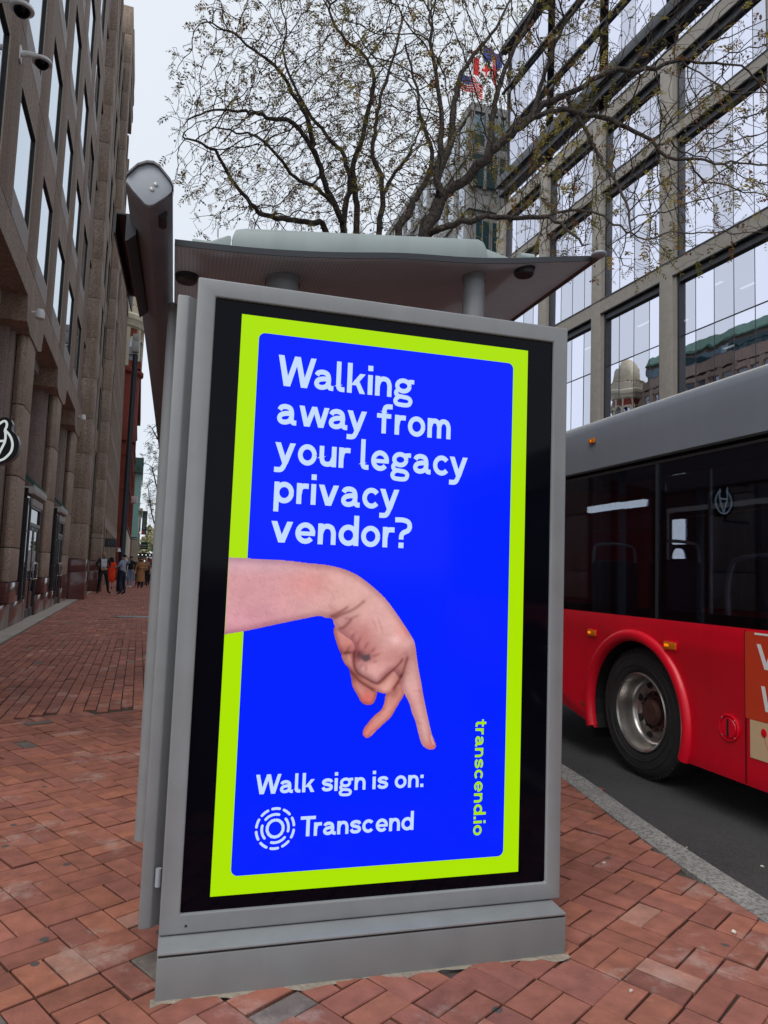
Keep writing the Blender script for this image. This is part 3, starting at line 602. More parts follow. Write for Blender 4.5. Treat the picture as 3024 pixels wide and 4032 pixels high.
# fine hairs and pores on the forearm
hair = np.zeros(X.shape)
for _ in range(230):
    hx, hz = rs.uniform(140, 560), rs.uniform(1085, 1312); a = rs.normal(-1.0 if hz > 1180 else -.6, .5); ln = rs.uniform(10, 26)
    ex, ez = hx + ln * math.cos(a), hz + ln * math.sin(a); xa, xb = min(hx, ex) - 4, max(hx, ex) + 4; za, zb = min(hz, ez) - 4, max(hz, ez) + 4
    i0, i1 = np.searchsorted(gx, (xa, xb)); j0, j1 = np.searchsorted(gz, (za, zb))
    if i1 <= i0 or j1 <= j0: continue
    sl = (slice(j0, j1), slice(i0, i1)); hair[sl] = np.maximum(hair[sl], np.exp(-(dist([(hx, hz), (ex, ez)], X[sl], Z[sl]) / 1.1) ** 2) * rs.uniform(.3, 1))
col *= (1 - .08 * hair * insM * np.clip((600 - X) / 120, 0, 1))[..., None]
col *= (1 + .018 * rs.normal(size=X.shape))[..., None]
lin = np.clip(col, 0, 255) / 255; lin = np.where(lin <= .04045, lin / 12.92, ((lin + .055) / 1.055) ** 2.4)
ny, nx = X.shape
keep = anyh[:-1, :-1] & anyh[1:, :-1] & anyh[:-1, 1:] & anyh[1:, 1:]
idx = np.full(X.shape, -1); used = np.zeros(X.shape, bool); used[:-1, :-1] |= keep; used[1:, :-1] |= keep; used[:-1, 1:] |= keep; used[1:, 1:] |= keep
idx[used] = np.arange(used.sum())
vv = np.stack([X[used] / 1000, np.full(used.sum(), sy - .0018), Z[used] / 1000], 1)
jj, ii = np.nonzero(keep); ff = np.stack([idx[jj, ii], idx[jj, ii + 1], idx[jj + 1, ii + 1], idx[jj + 1, ii]], 1)
me = bpy.data.meshes.new('hand_picture'); me.from_pydata(vv.tolist(), [], ff.tolist())
ca = me.color_attributes.new('pic', 'FLOAT_COLOR', 'POINT'); ca.data.foreach_set('color', np.concatenate([lin[used], np.ones((used.sum(), 1))], 1).astype(np.float32).ravel())
me.materials.append(attr_mat('screen_photograph', 'pic', emission=True))
ho = bpy.data.objects.new('hand_picture', me); C.objects.link(ho); ho.parent = kk; ho.matrix_parent_inverse = kk.matrix_basis.inverted()

# ------------------------------------------------------------------ bus shelter behind the kiosk
sh = thing('bus_shelter', 'grey bus shelter with an upswept brown-grey canopy behind the screen', 'bus shelter', (.8, 5.6, 0))
sh.matrix_basis = Matrix.Translation((.8, 5.6, 0))
def SB(mb, name, mats, bevel=0, **k):
    o = mb.build(name, mats, sh, bevel=bevel, **k); o.matrix_parent_inverse = sh.matrix_basis.inverted(); return o
ry0, ry1 = 2.9, 8.3
RP = smooth_path([(-.122, 2.570), (.20, 2.585), (.51, 2.617), (.83, 2.664), (1.15, 2.694), (1.39, 2.73), (1.60, 2.77), (1.773, 2.80)], 4)
skew = -.018                                                     # the shelter runs a degree off the kiosk
def canopy(lo, hi, y0, y1, mb, inset=0):
    n = len(RP); vs = []
    for y in (y0, y1):
        for x, z in RP: vs.append((x + skew * (y - ry0), y, z + lo))
        for x, z in RP: vs.append((x + skew * (y - ry0), y, z + hi))
    fs = []
    for i in range(n - 1):
        fs += [(i, 2 * n + i, 2 * n + i + 1, i + 1), (n + i, n + i + 1, 3 * n + i + 1, 3 * n + i), (i, i + 1, n + i + 1, n + i), (2 * n + i, 3 * n + i, 3 * n + i + 1, 2 * n + i + 1)]
    fs += [(0, n, 3 * n, 2 * n), (n - 1, 2 * n + n - 1, 3 * n + n - 1, n + n - 1)]
    mb.add(vs, fs); return mb
M['canopy'] = mat('dotted_canopy', srgb(196, 208, 216), .55, 0, .12, 2.5)
n, l = M['canopy'].node_tree.nodes, M['canopy'].node_tree.links; p = n['Principled BSDF']; base = p.inputs['Base Color'].links[0].from_socket
tcn = n.new('ShaderNodeTexCoord'); vo = n.new('ShaderNodeTexVoronoi'); vo.inputs['Scale'].default_value = 62; vo.inputs['Randomness'].default_value = 0; vo.voronoi_dimensions = '2D'
l.new(tcn.outputs['Object'], vo.inputs['Vector']); rmp = n.new('ShaderNodeMapRange'); rmp.inputs['From Min'].default_value = .28; rmp.inputs['From Max'].default_value = .42; rmp.inputs['To Min'].default_value = .62; rmp.inputs['To Max'].default_value = 1; l.new(vo.outputs['Distance'], rmp.inputs['Value'])
mx = n.new('ShaderNodeMix'); mx.data_type = 'RGBA'; mx.blend_type = 'MULTIPLY'; mx.inputs['Factor'].default_value = 1; l.new(base, mx.inputs['A']); l.new(rmp.outputs['Result'], mx.inputs['B']); l.new(mx.outputs['Result'], p.inputs['Base Color'])
tl = n.new('ShaderNodeBsdfTranslucent'); tl.inputs['Color'].default_value = (.55, .56, .58, 1); ms = n.new('ShaderNodeMixShader'); ms.inputs['Fac'].default_value = .28
l.new(p.outputs['BSDF'], ms.inputs[1]); l.new(tl.outputs['BSDF'], ms.inputs[2]); l.new(ms.outputs['Shader'], n['Material Output'].inputs['Surface'])
SB(canopy(0, .016, ry0, ry1, MB()), 'canopy', M['canopy'], smooth=30)
SB(canopy(-.004, .022, ry0 - .006, ry0 - .0005, MB()), 'canopy_edge', M['dark_metal'], smooth=30)
mb = MB(); x1, z1 = RP[-1]     # right-hand edge bar with pale rounded nose
mb.tube([(x1 + .012, ry0 - .03, z1 + .006), (x1 + .012 + skew * 5.4, ry1, z1 + .006)], .015, 12); SB(mb, 'edge_bar', mat('edge_bar_brown', srgb(84, 72, 70), .5, .2), smooth=50)
mb = MB(); mb.ell((x1 + .012, ry0 - .04, z1 + .014), (.036, .04, .014), 16, 10); SB(mb, 'edge_bar_nose', M['beam_cap'], smooth=60)
mb = MB()      # pale ridge housing on the roof
def rprof(x0, x1, zb0, zb1, h):
    return [(x0, zb0), (x1, zb1), (x1 + .002, zb1 + h * .55), (x1 - .015, zb1 + h * .9), (x1 - .045, zb1 + h), (x0 + .05, zb0 + h), (x0 + .012, zb0 + h * .9), (x0, zb0 + h * .55)]
M['housing'] = mat('pale_grp_housing', srgb(156, 168, 168), .5, 0, .06, 3, streak=.12)
mb.prism(rprof(.105, 1.245, 2.60, 2.725, .100), ry0 + .02, ry0 + .62, 'y'); SB(mb, 'roof_housing', M['housing'], bevel=.012)
mb = MB(); mb.prism([(-.03, 2.592), (.10, 2.60), (.10, 2.672), (.088, 2.674), (-.02, 2.617)], ry0 + .06, ry0 + .5, 'y'); SB(mb, 'roof_wedge', M['housing'], bevel=.003); mb = MB(); mb.prism([(1.252, 2.735), (1.252, 2.80), (1.262, 2.802), (1.42, 2.768), (1.42, 2.752)], ry0 + .06, ry0 + .5, 'y'); SB(mb, 'roof_wedge', M['housing'], bevel=.003)
for x, z in ((-.02, 2.585), (1.455, 2.762)): mb = MB(); mb.tube([(x - .035, ry0 + .05, z + .022), (x + .035, ry0 + .05, z + .024)], .021, 14); SB(mb, 'roof_fixing', M['housing'], smooth=40)
def post(x, y, ztop, r, rr=None):
    mb = MB(); mb.lathe([(r, -.05), (r, ztop)], 24, 'z', (x, y, 0)); o = SB(mb, 'post', M['alu'], smooth=40)
    f = MB(); f.lathe([(r * 1.06, ztop - .035), (r * 1.06, ztop + .004)], 24, 'z', (x, y, 0)); q = f.build('post_collar', M['alu_d'], o, smooth=40); q.matrix_parent_inverse = Matrix.Translation((0, 0, 0)); q.matrix_parent_inverse = (sh.matrix_basis @ o.matrix_parent_inverse).inverted()
    return o
post(1.235, 3.05, 2.712, .052); post(.345, 3.15, 2.605, .075); post(-.118, 3.62, 2.575, .045); post(1.14, 7.6, 2.70, .052); post(-.16, 7.7, 2.575, .045)
for x, y, z in ((-.075, 3.2, 2.575), (1.46, 2.98, 2.745)):
    mb = MB(); mb.lathe([(.001, -.035), (.040, -.035), (.047, -.028), (.047, -.006), (.052, -.003), (.052, .012)], 28, 'z', (x, y, z)); o = SB(mb, 'ceiling_lamp', M['dark_metal'], smooth=40)
# hanging fascia beam with rounded-diamond section, on the pavement side
def beam_ring(cx, cz, y, s=1.0):
    pts = [(-.080, -.012), (-.074, .010), (-.042, .050), (-.012, .066), (.010, .068), (.03, .058), (.068, .016), (.080, -.006), (.080, -.022), (.060, -.046), (.020, -.082), (.004, -.090), (-.012, -.084), (-.055, -.042)]
    return [(cx + a * s, y, cz + b * s) for a, b in pts]
bcx, bcz = -.206, 2.635; by0, by1 = 2.56, 8.75; bsh = -.105
mb = MB(); mb.loft([beam_ring(bcx, bcz, by0 + .012), beam_ring(bcx + bsh, bcz, by1)]); bmo = SB(mb, 'fascia_beam', M['beam'], smooth=34)
def sub(mb, name, mats, **k):
    o = mb.build(name, mats, bmo, **k); o.matrix_parent_inverse = (sh.matrix_basis @ bmo.matrix_parent_inverse).inverted(); return o
mb = MB(); mb.loft([beam_ring(bcx, bcz, by0, .97), beam_ring(bcx, bcz, by0 + .0115, .97)]); sub(mb, 'end_cap', M['beam_cap'], bevel=.002)
mb = MB(); mb.loft([[(a, y, b + .004) for a, y, b in beam_ring(bcx, bcz, by0 - .012, 1.03)][1:9] + [(a, y, b - .004) for a, y, b in beam_ring(bcx, bcz, by0 - .012, 1.03)][1:9][::-1], [(a, y, b + .004) for a, y, b in beam_ring(bcx, bcz, by0 + .03, 1.03)][1:9] + [(a, y, b - .004) for a, y, b in beam_ring(bcx, bcz, by0 + .03, 1.03)][1:9][::-1]]); sub(mb, 'end_hood', M['beam'])
mb = MB()
for dx, dz_ in ((.022, -.006), (.010, -.026)): mb.lathe([(.0001, -.006), (.0065, -.005), (.0075, 0)], 10, 'y', (bcx + dx, by0, bcz + dz_))
sub(mb, 'screw', M['rim'], smooth=40)
mb = MB(); mb.tube([(bcx + .045, by0 + .10, bcz - .058), (bcx + .043, by0 + .19, bcz - .060)], [.018, .018], 10); sub(mb, 'slot', M['black'])
mb = MB()      # sign channel clipped to the beam
cx, cz = bcx - .098, bcz - .035
prof = [(cx - .042, cz + .045), (cx - .036, cz + .045), (cx - .036, cz - .035), (cx + .004, cz - .075), (cx + .038, cz - .040), (cx + .034, cz - .036), (cx + .004, cz - .066), (cx - .030, cz - .032), (cx - .030, cz + .052), (cx - .042, cz + .052)]
prof = [(cx - .045, cz + .050), (cx - .045, cz - .035), (cx - .039, cz - .035), (cx - .039, cz + .044), (cx - .002, cz + .044), (cx - .002, cz - .060), (cx + .004, cz - .060), (cx + .036, cz - .030), (cx + .036, cz + .050)]
mb.prism(prof, 2.86, 3.75, 'y'); SB(mb, 'sign_channel', M['dark_metal'])
# ------------------------------------------------------------------ the brown granite building on the left (local x = proud of the front, y = along the street)
bl = thing('granite_building', 'brown granite office building with deep arcade bays along the left pavement', 'building', (-2.28, 0, 0), LA)
def LB(mb, name, mats, parent=None, **k): return mb.build(name, mats, parent or bl, **k)
WP, W0, WW = 2.78, 13.02, 1.68; RZ = [7.23 + 2.955 * i for i in range(6)]; RH = 1.79; TOP = 25.3; S0, S1 = 3.7, 27.0
cols = [W0 + WP * i for i in range(-3, 6)]
seen = lambda s: s > 9
mb = MB()
edges = []
for i, c in enumerate(cols):                                     # vertical strips between the windows
    a = (cols[i - 1] + WW / 2) if i else S0; edges.append((a, c - WW / 2))
edges.append((cols[-1] + WW / 2, S1 + .2))
zz = [6.70] + [v for z in RZ for v in (z, z + RH)] + [TOP]
for a, b in edges:
    o = LB(MB().box(-.7, 0, a, b, 6.70, TOP), 'wall_strip', M['granite'], bevel=.015)
    for z in RZ: MB().box(-.01, .0025, a + .004, b - .004, z - .46, z - .445).build('joint', M['reveal'], o)
for c in cols:
    for q in range(0, len(zz), 2): LB(MB().box(-.68, -.006, c - WW / 2 + .003, c + WW / 2 - .003, zz[q] + .002, zz[q + 1]), 'spandrel', M['granite'])
    for z in RZ: LB(MB().box(-.62, -.002, c - WW / 2 + .006, c + WW / 2 - .006, z - .42, z - .004), 'sill_panel', M['granite_smooth'])
mb = MB(); mb.box(-9, -.66, S0, S1, 0, TOP - .1); LB(mb, 'core', M['reveal'])
mb = MB(); mb.box(-.72, .05, S0, S1 + .1, TOP + .002, TOP + .5); LB(mb, 'parapet', M['granite'], bevel=.03)
mb = MB(); mb.box(-9, -.5, S0, S1 + 8, TOP + .502, TOP + 1.6); LB(mb, 'attic_storey', M['granite_smooth'])
mb = MB(); mb.prism([(-.15, TOP + 1.6), (-.10, TOP + 1.8), (-.7, TOP + 2.7), (-9, TOP + 2.7), (-9, TOP + 1.6)], S0, S1 + 8, 'y')
LB(mb, 'copper_cornice', M['copper'])
def window(par, x, c, z, wd, h, frm, gl, dep=.05, name='window'):
    """shallow reveal with dark lining and a pale outer line; the pane is a sub-part"""
    f = MB(); y0, y1 = c - wd / 2, c + wd / 2
    for a_, b_ in ((y0 + .002, y0 + .03), (y1 - .03, y1 - .002)): f.box(x - dep, x - .014, a_, b_, z, z + h, 1)
    f.box(x - dep, x - .014, y0 + .03, y1 - .03, z + h - .03, z + h - .002, 1); f.box(x - dep, x - .014, y0 + .03, y1 - .03, z, z + .02, 1)
    for a_, b_ in ((y0 + .002, y0 + .024), (y1 - .024, y1 - .002)): f.box(x - .0135, x - .002, a_, b_, z, z + h, 0)
    f.box(x - .0135, x - .002, y0 + .024, y1 - .024, z + h - .024, z + h - .002, 0); f.box(x - .0135, x - .002, y0 + .024, y1 - .024, z, z + .02, 0)
    o = LB(f, name, [frm, M['reveal']], par)
    p = MB(); p.box(x - dep - .02, x - dep + .002, y0 + .01, y1 - .01, z + .01, z + h - .01); p.build('pane', gl, o)
    return o
rest = MB()
for c in cols:
    for z in RZ:
        if seen(c): window(bl, -.001, c, z, WW, RH, M['winframe'], M['win_left'])
        else: rest.box(-.1, -.075, c - WW / 2 + .01, c + WW / 2 - .01, z + .01, z + RH - .01)
kind(LB(rest, 'hidden_windows', M['win_left']), 'stuff')
# arcade beam with chamfered haunches over the openings
CS = [15.25 + 5.2 * i for i in range(-2, 3)]; HWD = .56
mb = MB()
poly = [(S0, 6.69)]
for c in CS: poly += [(c - 1.15, 5.92 + .25), (c - 1.0, 5.72), (c - HWD, 5.60), (c + HWD, 5.60), (c + 1.0, 5.72), (c + 1.15, 6.17)]
poly += [(S1, 6.17), (S1, 6.69)]
poly = [(S0, 6.17)] + poly[1:] + [(S0, 6.69)]
# the beam as one extruded outline
mb.prism(poly, -.75, .03, 'x'); LB(mb, 'arcade_beam', M['granite'])
for a, b in zip(CS, CS[1:]): LB(MB().box(-.5, -.40, a + 1.18, b - 1.18, 5.93, 6.165), 'soffit_strip', M['lgrey'])
def octa(cx, cs, hx, hs, ch): return [(cx - hx, cs - hs + ch), (cx - hx + ch, cs - hs), (cx + hx - ch, cs - hs), (cx + hx, cs - hs + ch), (cx + hx, cs + hs - ch), (cx + hx - ch, cs + hs), (cx - hx + ch, cs + hs), (cx - hx, cs + hs - ch)]
JZ = [.87, 1.52, 2.88, 4.25, 5.61]
for c in CS:
    o = None
    core = MB(); core.prism(octa(-.11, c, .09, .50, .07), .5, 5.6, 'z'); o = LB(core, 'column', M['reveal'])
    for a, b in zip(JZ, JZ[1:]):
        q = MB(); q.prism(octa(-.10, c, .105, .52, .085), a + .009, b - .009, 'z'); q.build('column_drum', M['granite_rough'], o, bevel=.012)
    q = MB(); q.prism(octa(-.10, c, .12, .55, .05), .475, .86, 'z'); q.build('column_block', M['pink'], o, bevel=.006)
# plinth in polished pink granite, with door gaps
DOORS = [(17.05, 18.55), (22.75, 24.05)]
segs = []; a = S0
for d0, d1 in DOORS: segs.append((a, d0 - .06)); a = d1 + .06
segs.append((a, S1))
for a, b in segs:
    q = a
    while q < b - .05:
        e = min(q + 1.62, b); LB(MB().box(-.9, 0.0, q + .004, e - .004, -.05, .465), 'plinth', M['pink'], bevel=.004); q = e
mb = MB(); mb.box(-.88, -.008, S0, DOORS[0][0] - .08, -.06, .455); mb.box(-.88, -.012, DOORS[0][1] + .08, DOORS[1][0] - .08, -.06, .455); mb.box(-.88, -.012, DOORS[1][1] + .08, S1 - .02, -.06, .455); LB(mb, 'plinth_joint', M['reveal'])
mb = MB()
for a, b in zip([S0] + CS, CS + [S1]):
    for z0, z1 in ((.47, 1.9), (1.91, 3.36), (3.37, 4.8), (4.81, 6.16)): mb.box(-.72, -.62, a + .3, b - .3, z0, z1)
LB(mb, 'red_panel', M['red_panel'])
for c in CS:
    mb = MB()                                                    # slender grey mullions and wall end behind every column
    for s_ in (-.74, .62): mb.box(-.60, -.30, c + s_, c + s_ + .12, .47, 6.1)
    mb.box(-.60, -.22, c - .62, c + .62, .47, 6.1); LB(mb, 'bay_mullion', M['granite_smooth'], bevel=.01)
for k, (d0, d1) in enumerate(DOORS):
    ve = MB(); ve.box(-1.18, -.045, d0 - .42, d0 - .065, .47, 2.62); ve.box(-1.18, -.06, d0 - .42, d0 - .01, 2.62, 2.84)
    o = LB(ve, 'vestibule', M['shop_glass'])
    q = MB()
    for z in (.50, 1.15, 1.9, 2.58): q.box(-1.17, -.040, d0 - .425, d0 - .06, z, z + .045)
    q.box(-.10, -.035, d0 - .43, d0 - .36, .47, 2.62); q.box(-.10, -.035, d0 - .12, d0 - .055, .47, 2.62); q.build('vestibule_frame', M['dark_metal'], o)
    q = MB(); q.box(-1.1, .05, d0 - .30, d1 + .36, 2.73, 2.885); q.build('fascia', M['lgrey'], o, bevel=.01)
    q = MB(); q.box(-.9, .0, d0 - .02, d1 + .15, 2.50, 2.66); q.build('header', M['lgrey'], o, bevel=.008)
    cnp = MB(); cnp.prism([(.03, 2.89), (.03, 2.93), (-.60, 3.52), (-.60, 3.46)], d0 - .32, d1 + .36, 'y')
    for s_ in np.arange(d0 - .3, d1 + .4, .28): cnp.prism([(.03, 2.93), (.03, 2.955), (-.60, 3.545), (-.60, 3.52)], s_, s_ + .025, 'y')
    cnp.build('glazed_canopy', M['green_metal'], o)
    fr = MB(); fr.box(-.10, -.02, d0 - .05, d0, 0, 2.5); fr.box(-.10, -.02, d1, d1 + .05, 0, 2.5); fr.box(-.10, -.02, d0, d1, 2.05, 2.13); fr.box(-.10, -.02, d0, d1, 2.45, 2.5); fo = LB(fr, 'door_frame', M['dark_metal'])
    q = MB(); q.box(-.07, -.055, d0, d1, 2.13, 2.45); q.build('transom_pane', M['shop_glass'], fo)
    mid = (d0 + d1) / 2
    for h, (a, b) in enumerate(((d0 + .01, mid - .005), (mid + .005, d1 - .01))):
        dl = MB()
        dl.box(-.08, -.035, a, a + .07, .02, 2.04); dl.box(-.08, -.035, b - .07, b, .02, 2.04); dl.box(-.08, -.035, a + .07, b - .07, 1.96, 2.04); dl.box(-.08, -.035, a + .07, b - .07, .02, .22)
        do = LB(dl, 'door', M['dark_metal'], bevel=.004)
        q = MB(); q.box(-.065, -.05, a + .07, b - .07, .22, 1.96); q.build('door_pane', M['shop_glass'], do)
        sx = b - .05 if h == 0 else a + .05; sg = -1 if h == 0 else 1
        q = MB(); q.tube(smooth_path([(-.03, sx, 1.25), (.035, sx + .0 * sg, 1.25), (.05, sx + .02 * sg, 1.23), (.05, sx + .25 * sg, 1.22), (.05, sx + .28 * sg, 1.16), (.05, sx + .28 * sg, .92), (.05, sx + .24 * sg, .88), (.03, sx, .88), (-.03, sx, .88)], 3), .016, 8); q.build('door_handle', M['rim'], do, smooth=60)
        if k == 0:
            q = MB(); q.box(-.062, -.047, a + .12, b - .12, 1.06, 1.52); q.build('paper_notice', M['lgrey'], do)
# projecting piers and the narrow window bays between them
def pier(s0, s1, x1, top, lab=None):
    o = LB(MB().box(-.7, x1 - .40, s0 + .03, s1 - .03, 0, top - .02), 'pier', M['reveal'])
    z = 1.42; xt = x1 - .32; q = MB(); q.box(-.7, x1 + .0, s0, s1, -.05, .95); q.box(-.7, x1 - .03, s0 + .02, s1 - .02, .97, 1.40); q.build('pier_base', M['pink'], o, bevel=.008)
    q = MB(); k_ = 0
    while z < top - .1:
        e = min(z + (1.25 if k_ < 4 else 1.48), top); X_ = lambda h: x1 - .08 + (xt - x1 + .08) * h / 25
        q.prism([(-.7, z + .005), (X_(z), z + .005), (X_(e), e - .005), (-.7, e - .005)], s0, s1, 'y'); z = e; k_ += 1
    q.build('pier_stone', M['granite'], o, bevel=.012); return o
pier(27.02, 28.5, .52, TOP + .4); pier(35.1, 36.6, .68, 28.6)
def bay(s0, s1, x):
    q = MB(); q.box(-.6, x - .5, s0, s1, 0, TOP); LB(q, 'bay_core', M['reveal'])
    n_ = 3; w_ = (s1 - s0) / n_
    q = MB()
    for i in range(n_ + 1): q.box(x - .5, x, s0 + i * w_ - (.28 if 0 < i < n_ else 0), s0 + i * w_ + (.28 if 0 < i < n_ else .3) if i < n_ else s1, 1.4, TOP)
    for z in [1.4] + RZ: q.box(x - .5, x - .03, s0, s1, z - .9 if z > 2 else .9, z)
    LB(q, 'bay_stone', M['granite'])
    q = MB(); q.box(x - .5, x + .02, s0, s1, -.05, .9); LB(q, 'bay_plinth', M['pink'], bevel=.006)
    for i in range(n_):
        c = s0 + (i + .5) * w_
        for z in RZ: window(bl, x - .03, c + .02, z, w_ - .6, RH + .25, M['winframe'], M['win_left'], .1)
        window(bl, x - .03, c + .02, 3.45, w_ - .6, 2.75, M['winframe'], M['win_left'], .1)
        q = MB(); q.box(x - .2, x - .15, c - w_ / 2 + .3, c + w_ / 2 - .28, 1.0, 3.2)
        for z in np.arange(1.02, 3.2, .13): q.prism([(x - .15, z), (x - .04, z - .03), (x - .04, z - .01), (x - .15, z + .02)], c - w_ / 2 + .31, c + w_ / 2 - .29, 'y')
        LB(q, 'louvre', M['dark_metal'])
bay(28.5, 35.1, .16); bay(36.6, 43.2, .24)
mb = MB(); mb.box(-6, .36, 36.62, 40.6, 25.3, 28.6); mb.box(-6, .40, 36.61, 40.62, 26.0, 26.35); mb.box(-6, .40, 36.61, 40.62, 27.0, 27.3); LB(mb, 'roof_block', M['granite'], bevel=.02)

# ------------------------------------------------------------------ office block beyond it, finer window grid
ob = thing('office_block', 'long brown office block with a fine grid of pale windows beyond the granite building', 'building', (-2.28, 0, 0), LA)
ob.rotation_euler = (0, R_(-1.0), LA)
PX = .34; q = MB(); q.box(-9, PX - .6, 43.3, 66, 24.402, 26.0); q.build('attic_storey', M['granite_smooth'], ob)
q = MB(); q.box(PX - .62, PX - .56, 43.4, 65.9, 24.9, 25.7); q.build('attic_glazing', M['teal_glass'], ob)
q = MB(); q.prism([(PX - .25, 26.0), (PX - .20, 26.2), (PX - .8, 27.3), (-9, 27.3), (-9, 26.0)], 43.3, 66, 'y'); q.build('copper_cornice', M['copper'], ob)
q = MB(); q.box(-9, PX - .5, 43.25, 66, 0, 24.2); q.build('core', M['reveal'], ob)
q = MB(); n_ = 14; w_ = (66 - 43.25) / n_
for i in range(n_ + 1): q.box(PX - .5, PX, 43.25 + i * w_ - .19, 43.25 + i * w_ + .19, 3.9, 24.2)
q.build('mullion_strip', M['granite'], ob)
q = MB(); zs = [3.9, 6.3] + [6.9 + 2.72 * i for i in range(7)]
for z in [4.2, 6.9] + [6.9 + 2.72 * i for i in range(1, 7)]: q.box(PX - .5, PX - .025, 43.3, 66, z - .55, z)
q.box(PX - .5, PX + .06, 43.2, 66.1, 23.4, 24.4); q.build('floor_band', M['granite'], ob)
for i in range(n_):
    for z in [4.2] + [6.9 + 2.72 * k for k in range(6)]:
        q = MB(); a, b = 43.25 + i * w_ + .19, 43.25 + (i + 1) * w_ - .19
        q.box(PX - .2, PX - .12, a, a + .07, z, z + 2.15); q.box(PX - .2, PX - .12, b - .07, b, z, z + 2.15); q.box(PX - .2, PX - .12, a, b, z + 2.1, z + 2.17); f = q.build('window', M['winframe'], ob)
        q = MB(); q.box(PX - .25, PX - .22, a, b, z, z + 2.15); q.build('pane', M['win_far'], f)
q = MB(); s_ = 43.3
while s_ < 66: q.box(PX - .45, PX + .06, s_, s_ + .5, 0, 3.35); s_ += w_ * 2
q.box(PX - .5, PX + .02, 43.25, 66, 3.35, 3.9); q.build('shopfront_pier', M['granite'], ob)
q = MB(); q.box(PX - .48, PX - .3, 43.3, 66, 0, 3.35); q.build('shopfront', M['shop_glass'], ob)

# ------------------------------------------------------------------ red brick corner house with domed turret
rb = thing('brick_corner_house', 'ornate red brick house with a round turret and pale dome', 'building', (-2.0, 0, 0), LA)
q = MB(); q.box(-12, .62, 68, 96, 0, 19.2)
for z in (4.6, 8.0, 11.2, 14.3, 17.2): q.box(-12, .80, 67.9, 96.1, z, z + .28)
for z in (9.9, 13.0, 16.0): q.box(-12, .68, 67.95, 96.05, z, z + .22)
q.box(-12, 1.05, 67.8, 96.2, 19.2, 19.9); q.build('wall', M['brick_tower'], rb)
for i in range(7):
    for z in (5.4, 8.9, 12.0, 15.0):
        q = MB(); c = 70.5 + i * 3.6; q.box(.64, .72, c - .8, c - .66, z, z + 2.0); q.box(.64, .72, c + .66, c + .8, z, z + 2.0); q.box(.64, .76, c - .85, c + .85, z + 2.0, z + 2.25); f = q.build('window', M['brick_tower'], rb)
        q = MB(); q.box(.62, .66, c - .66, c + .66, z, z + 2.0); q.build('pane', M['win_far'], f)
q = MB(); q.box(.62, .78, 68, 96, 0, 4.4); q.build('ground_storey', M['cream'], rb)
TC = (-.80, 69.2, 0)
q = MB(); q.lathe([(1.75, 12.5), (1.9, 13.2), (1.8, 14), (1.8, 18.6), (2.1, 18.8), (2.1, 19.1), (1.72, 19.3)], 32, 'z', TC); tu = q.build('turret', M['brick_tower'], rb, smooth=30)
q = MB(); q.lathe([(1.70, 19.3), (1.70, 22.9)], 32, 'z', TC); q.build('turret_drum', M['brick_tower'], tu, smooth=30)
q = MB(); q.lathe([(1.72, 22.9), (1.95, 23.1), (2.0, 23.5), (2.12, 23.7), (2.12, 24.1), (1.9, 24.3), (1.9, 24.9), (1.75, 25.0)], 32, 'z', TC); q.build('turret_cornice', M['cream'], tu, smooth=30)
q = MB()
for k in range(10):
    a = 2 * math.pi * k / 10; T = Matrix.Translation(Vector(TC)) @ Matrix.Rotation(a, 4, 'Z')
    q.box(1.66, 1.92, -.16, .16, 19.3, 22.9, 0, T)
    for j in range(8):
        t0, t1 = R_(180 * j / 8), R_(180 * (j + 1) / 8); q.prism([(.38 * math.cos(t0), 21.6 + .38 * math.sin(t0)), (.55 * math.cos(t0), 21.6 + .55 * math.sin(t0)), (.55 * math.cos(t1), 21.6 + .55 * math.sin(t1)), (.38 * math.cos(t1), 21.6 + .38 * math.sin(t1))], 1.64, 1.84, 'x', 0, T @ Matrix.Rotation(R_(18), 4, 'Z'))
q.build('turret_pilaster', M['cream'], tu)
q = MB()
for k in range(10): q.prism([(.38 * math.cos(R_(180 * j / 10)), 21.6 + .38 * math.sin(R_(180 * j / 10))) for j in range(11)] + [(-.38, 19.9), (.38, 19.9)], 1.64, 1.735, 'x', 0, Matrix.Translation(Vector(TC)) @ Matrix.Rotation(2 * math.pi * (k + .5) / 10, 4, 'Z'))
q.build('turret_window', M['win_far'], tu)
q = MB(); q.lathe([(1.72 * math.cos(R_(a)), 25.0 + 3.1 * math.sin(R_(a))) for a in range(0, 91, 6)], 32, 'z', TC); q.build('dome', M['dome'], tu, smooth=60)
q = MB()
for k in range(28):
    a = 2 * math.pi * k / 28; q.ell((TC[0] + 1.84 * math.cos(a), TC[1] + 1.84 * math.sin(a), 25.1), (.09, .09, .16), 6, 5)
q.build('dome_cresting', M['dome'], tu)
# green fronted house and pale shops further on
gb = thing('green_house', 'distant town house with a pale green bay front and dark green cornice', 'building', (-1.6, 0, 0), LA)
q = MB(); q.box(-12, .4, 100, 116, 0, 15.2); q.build('wall', M['brick_tower'], gb)
q = MB(); q.prism([(.4, 100.5), (1.15, 101.4), (1.15, 104.6), (.4, 105.5)], 5, 13.6, 'z'); q.prism([(.4, 107.5), (1.15, 108.4), (1.15, 111.6), (.4, 112.5)], 5, 13.6, 'z'); q.build('bay_front', mat('pale_green_paint', srgb(150, 196, 182), .6), gb)
q = MB(); q.box(-12, 1.35, 99.8, 116.2, 13.6, 15.6); q.build('cornice', M['green_metal'], gb)
for i in range(2):
    for z in (6, 8.6, 11.2):
        q = MB(); q.box(1.15, 1.2, 101.7 + 7 * i, 104.3 + 7 * i, z, z + 1.7); f = q.build('window', M['white'], gb)
        q = MB(); q.box(1.2, 1.22, 101.85 + 7 * i, 104.15 + 7 * i, z + .12, z + 1.58); q.build('pane', M['win_far'], f)
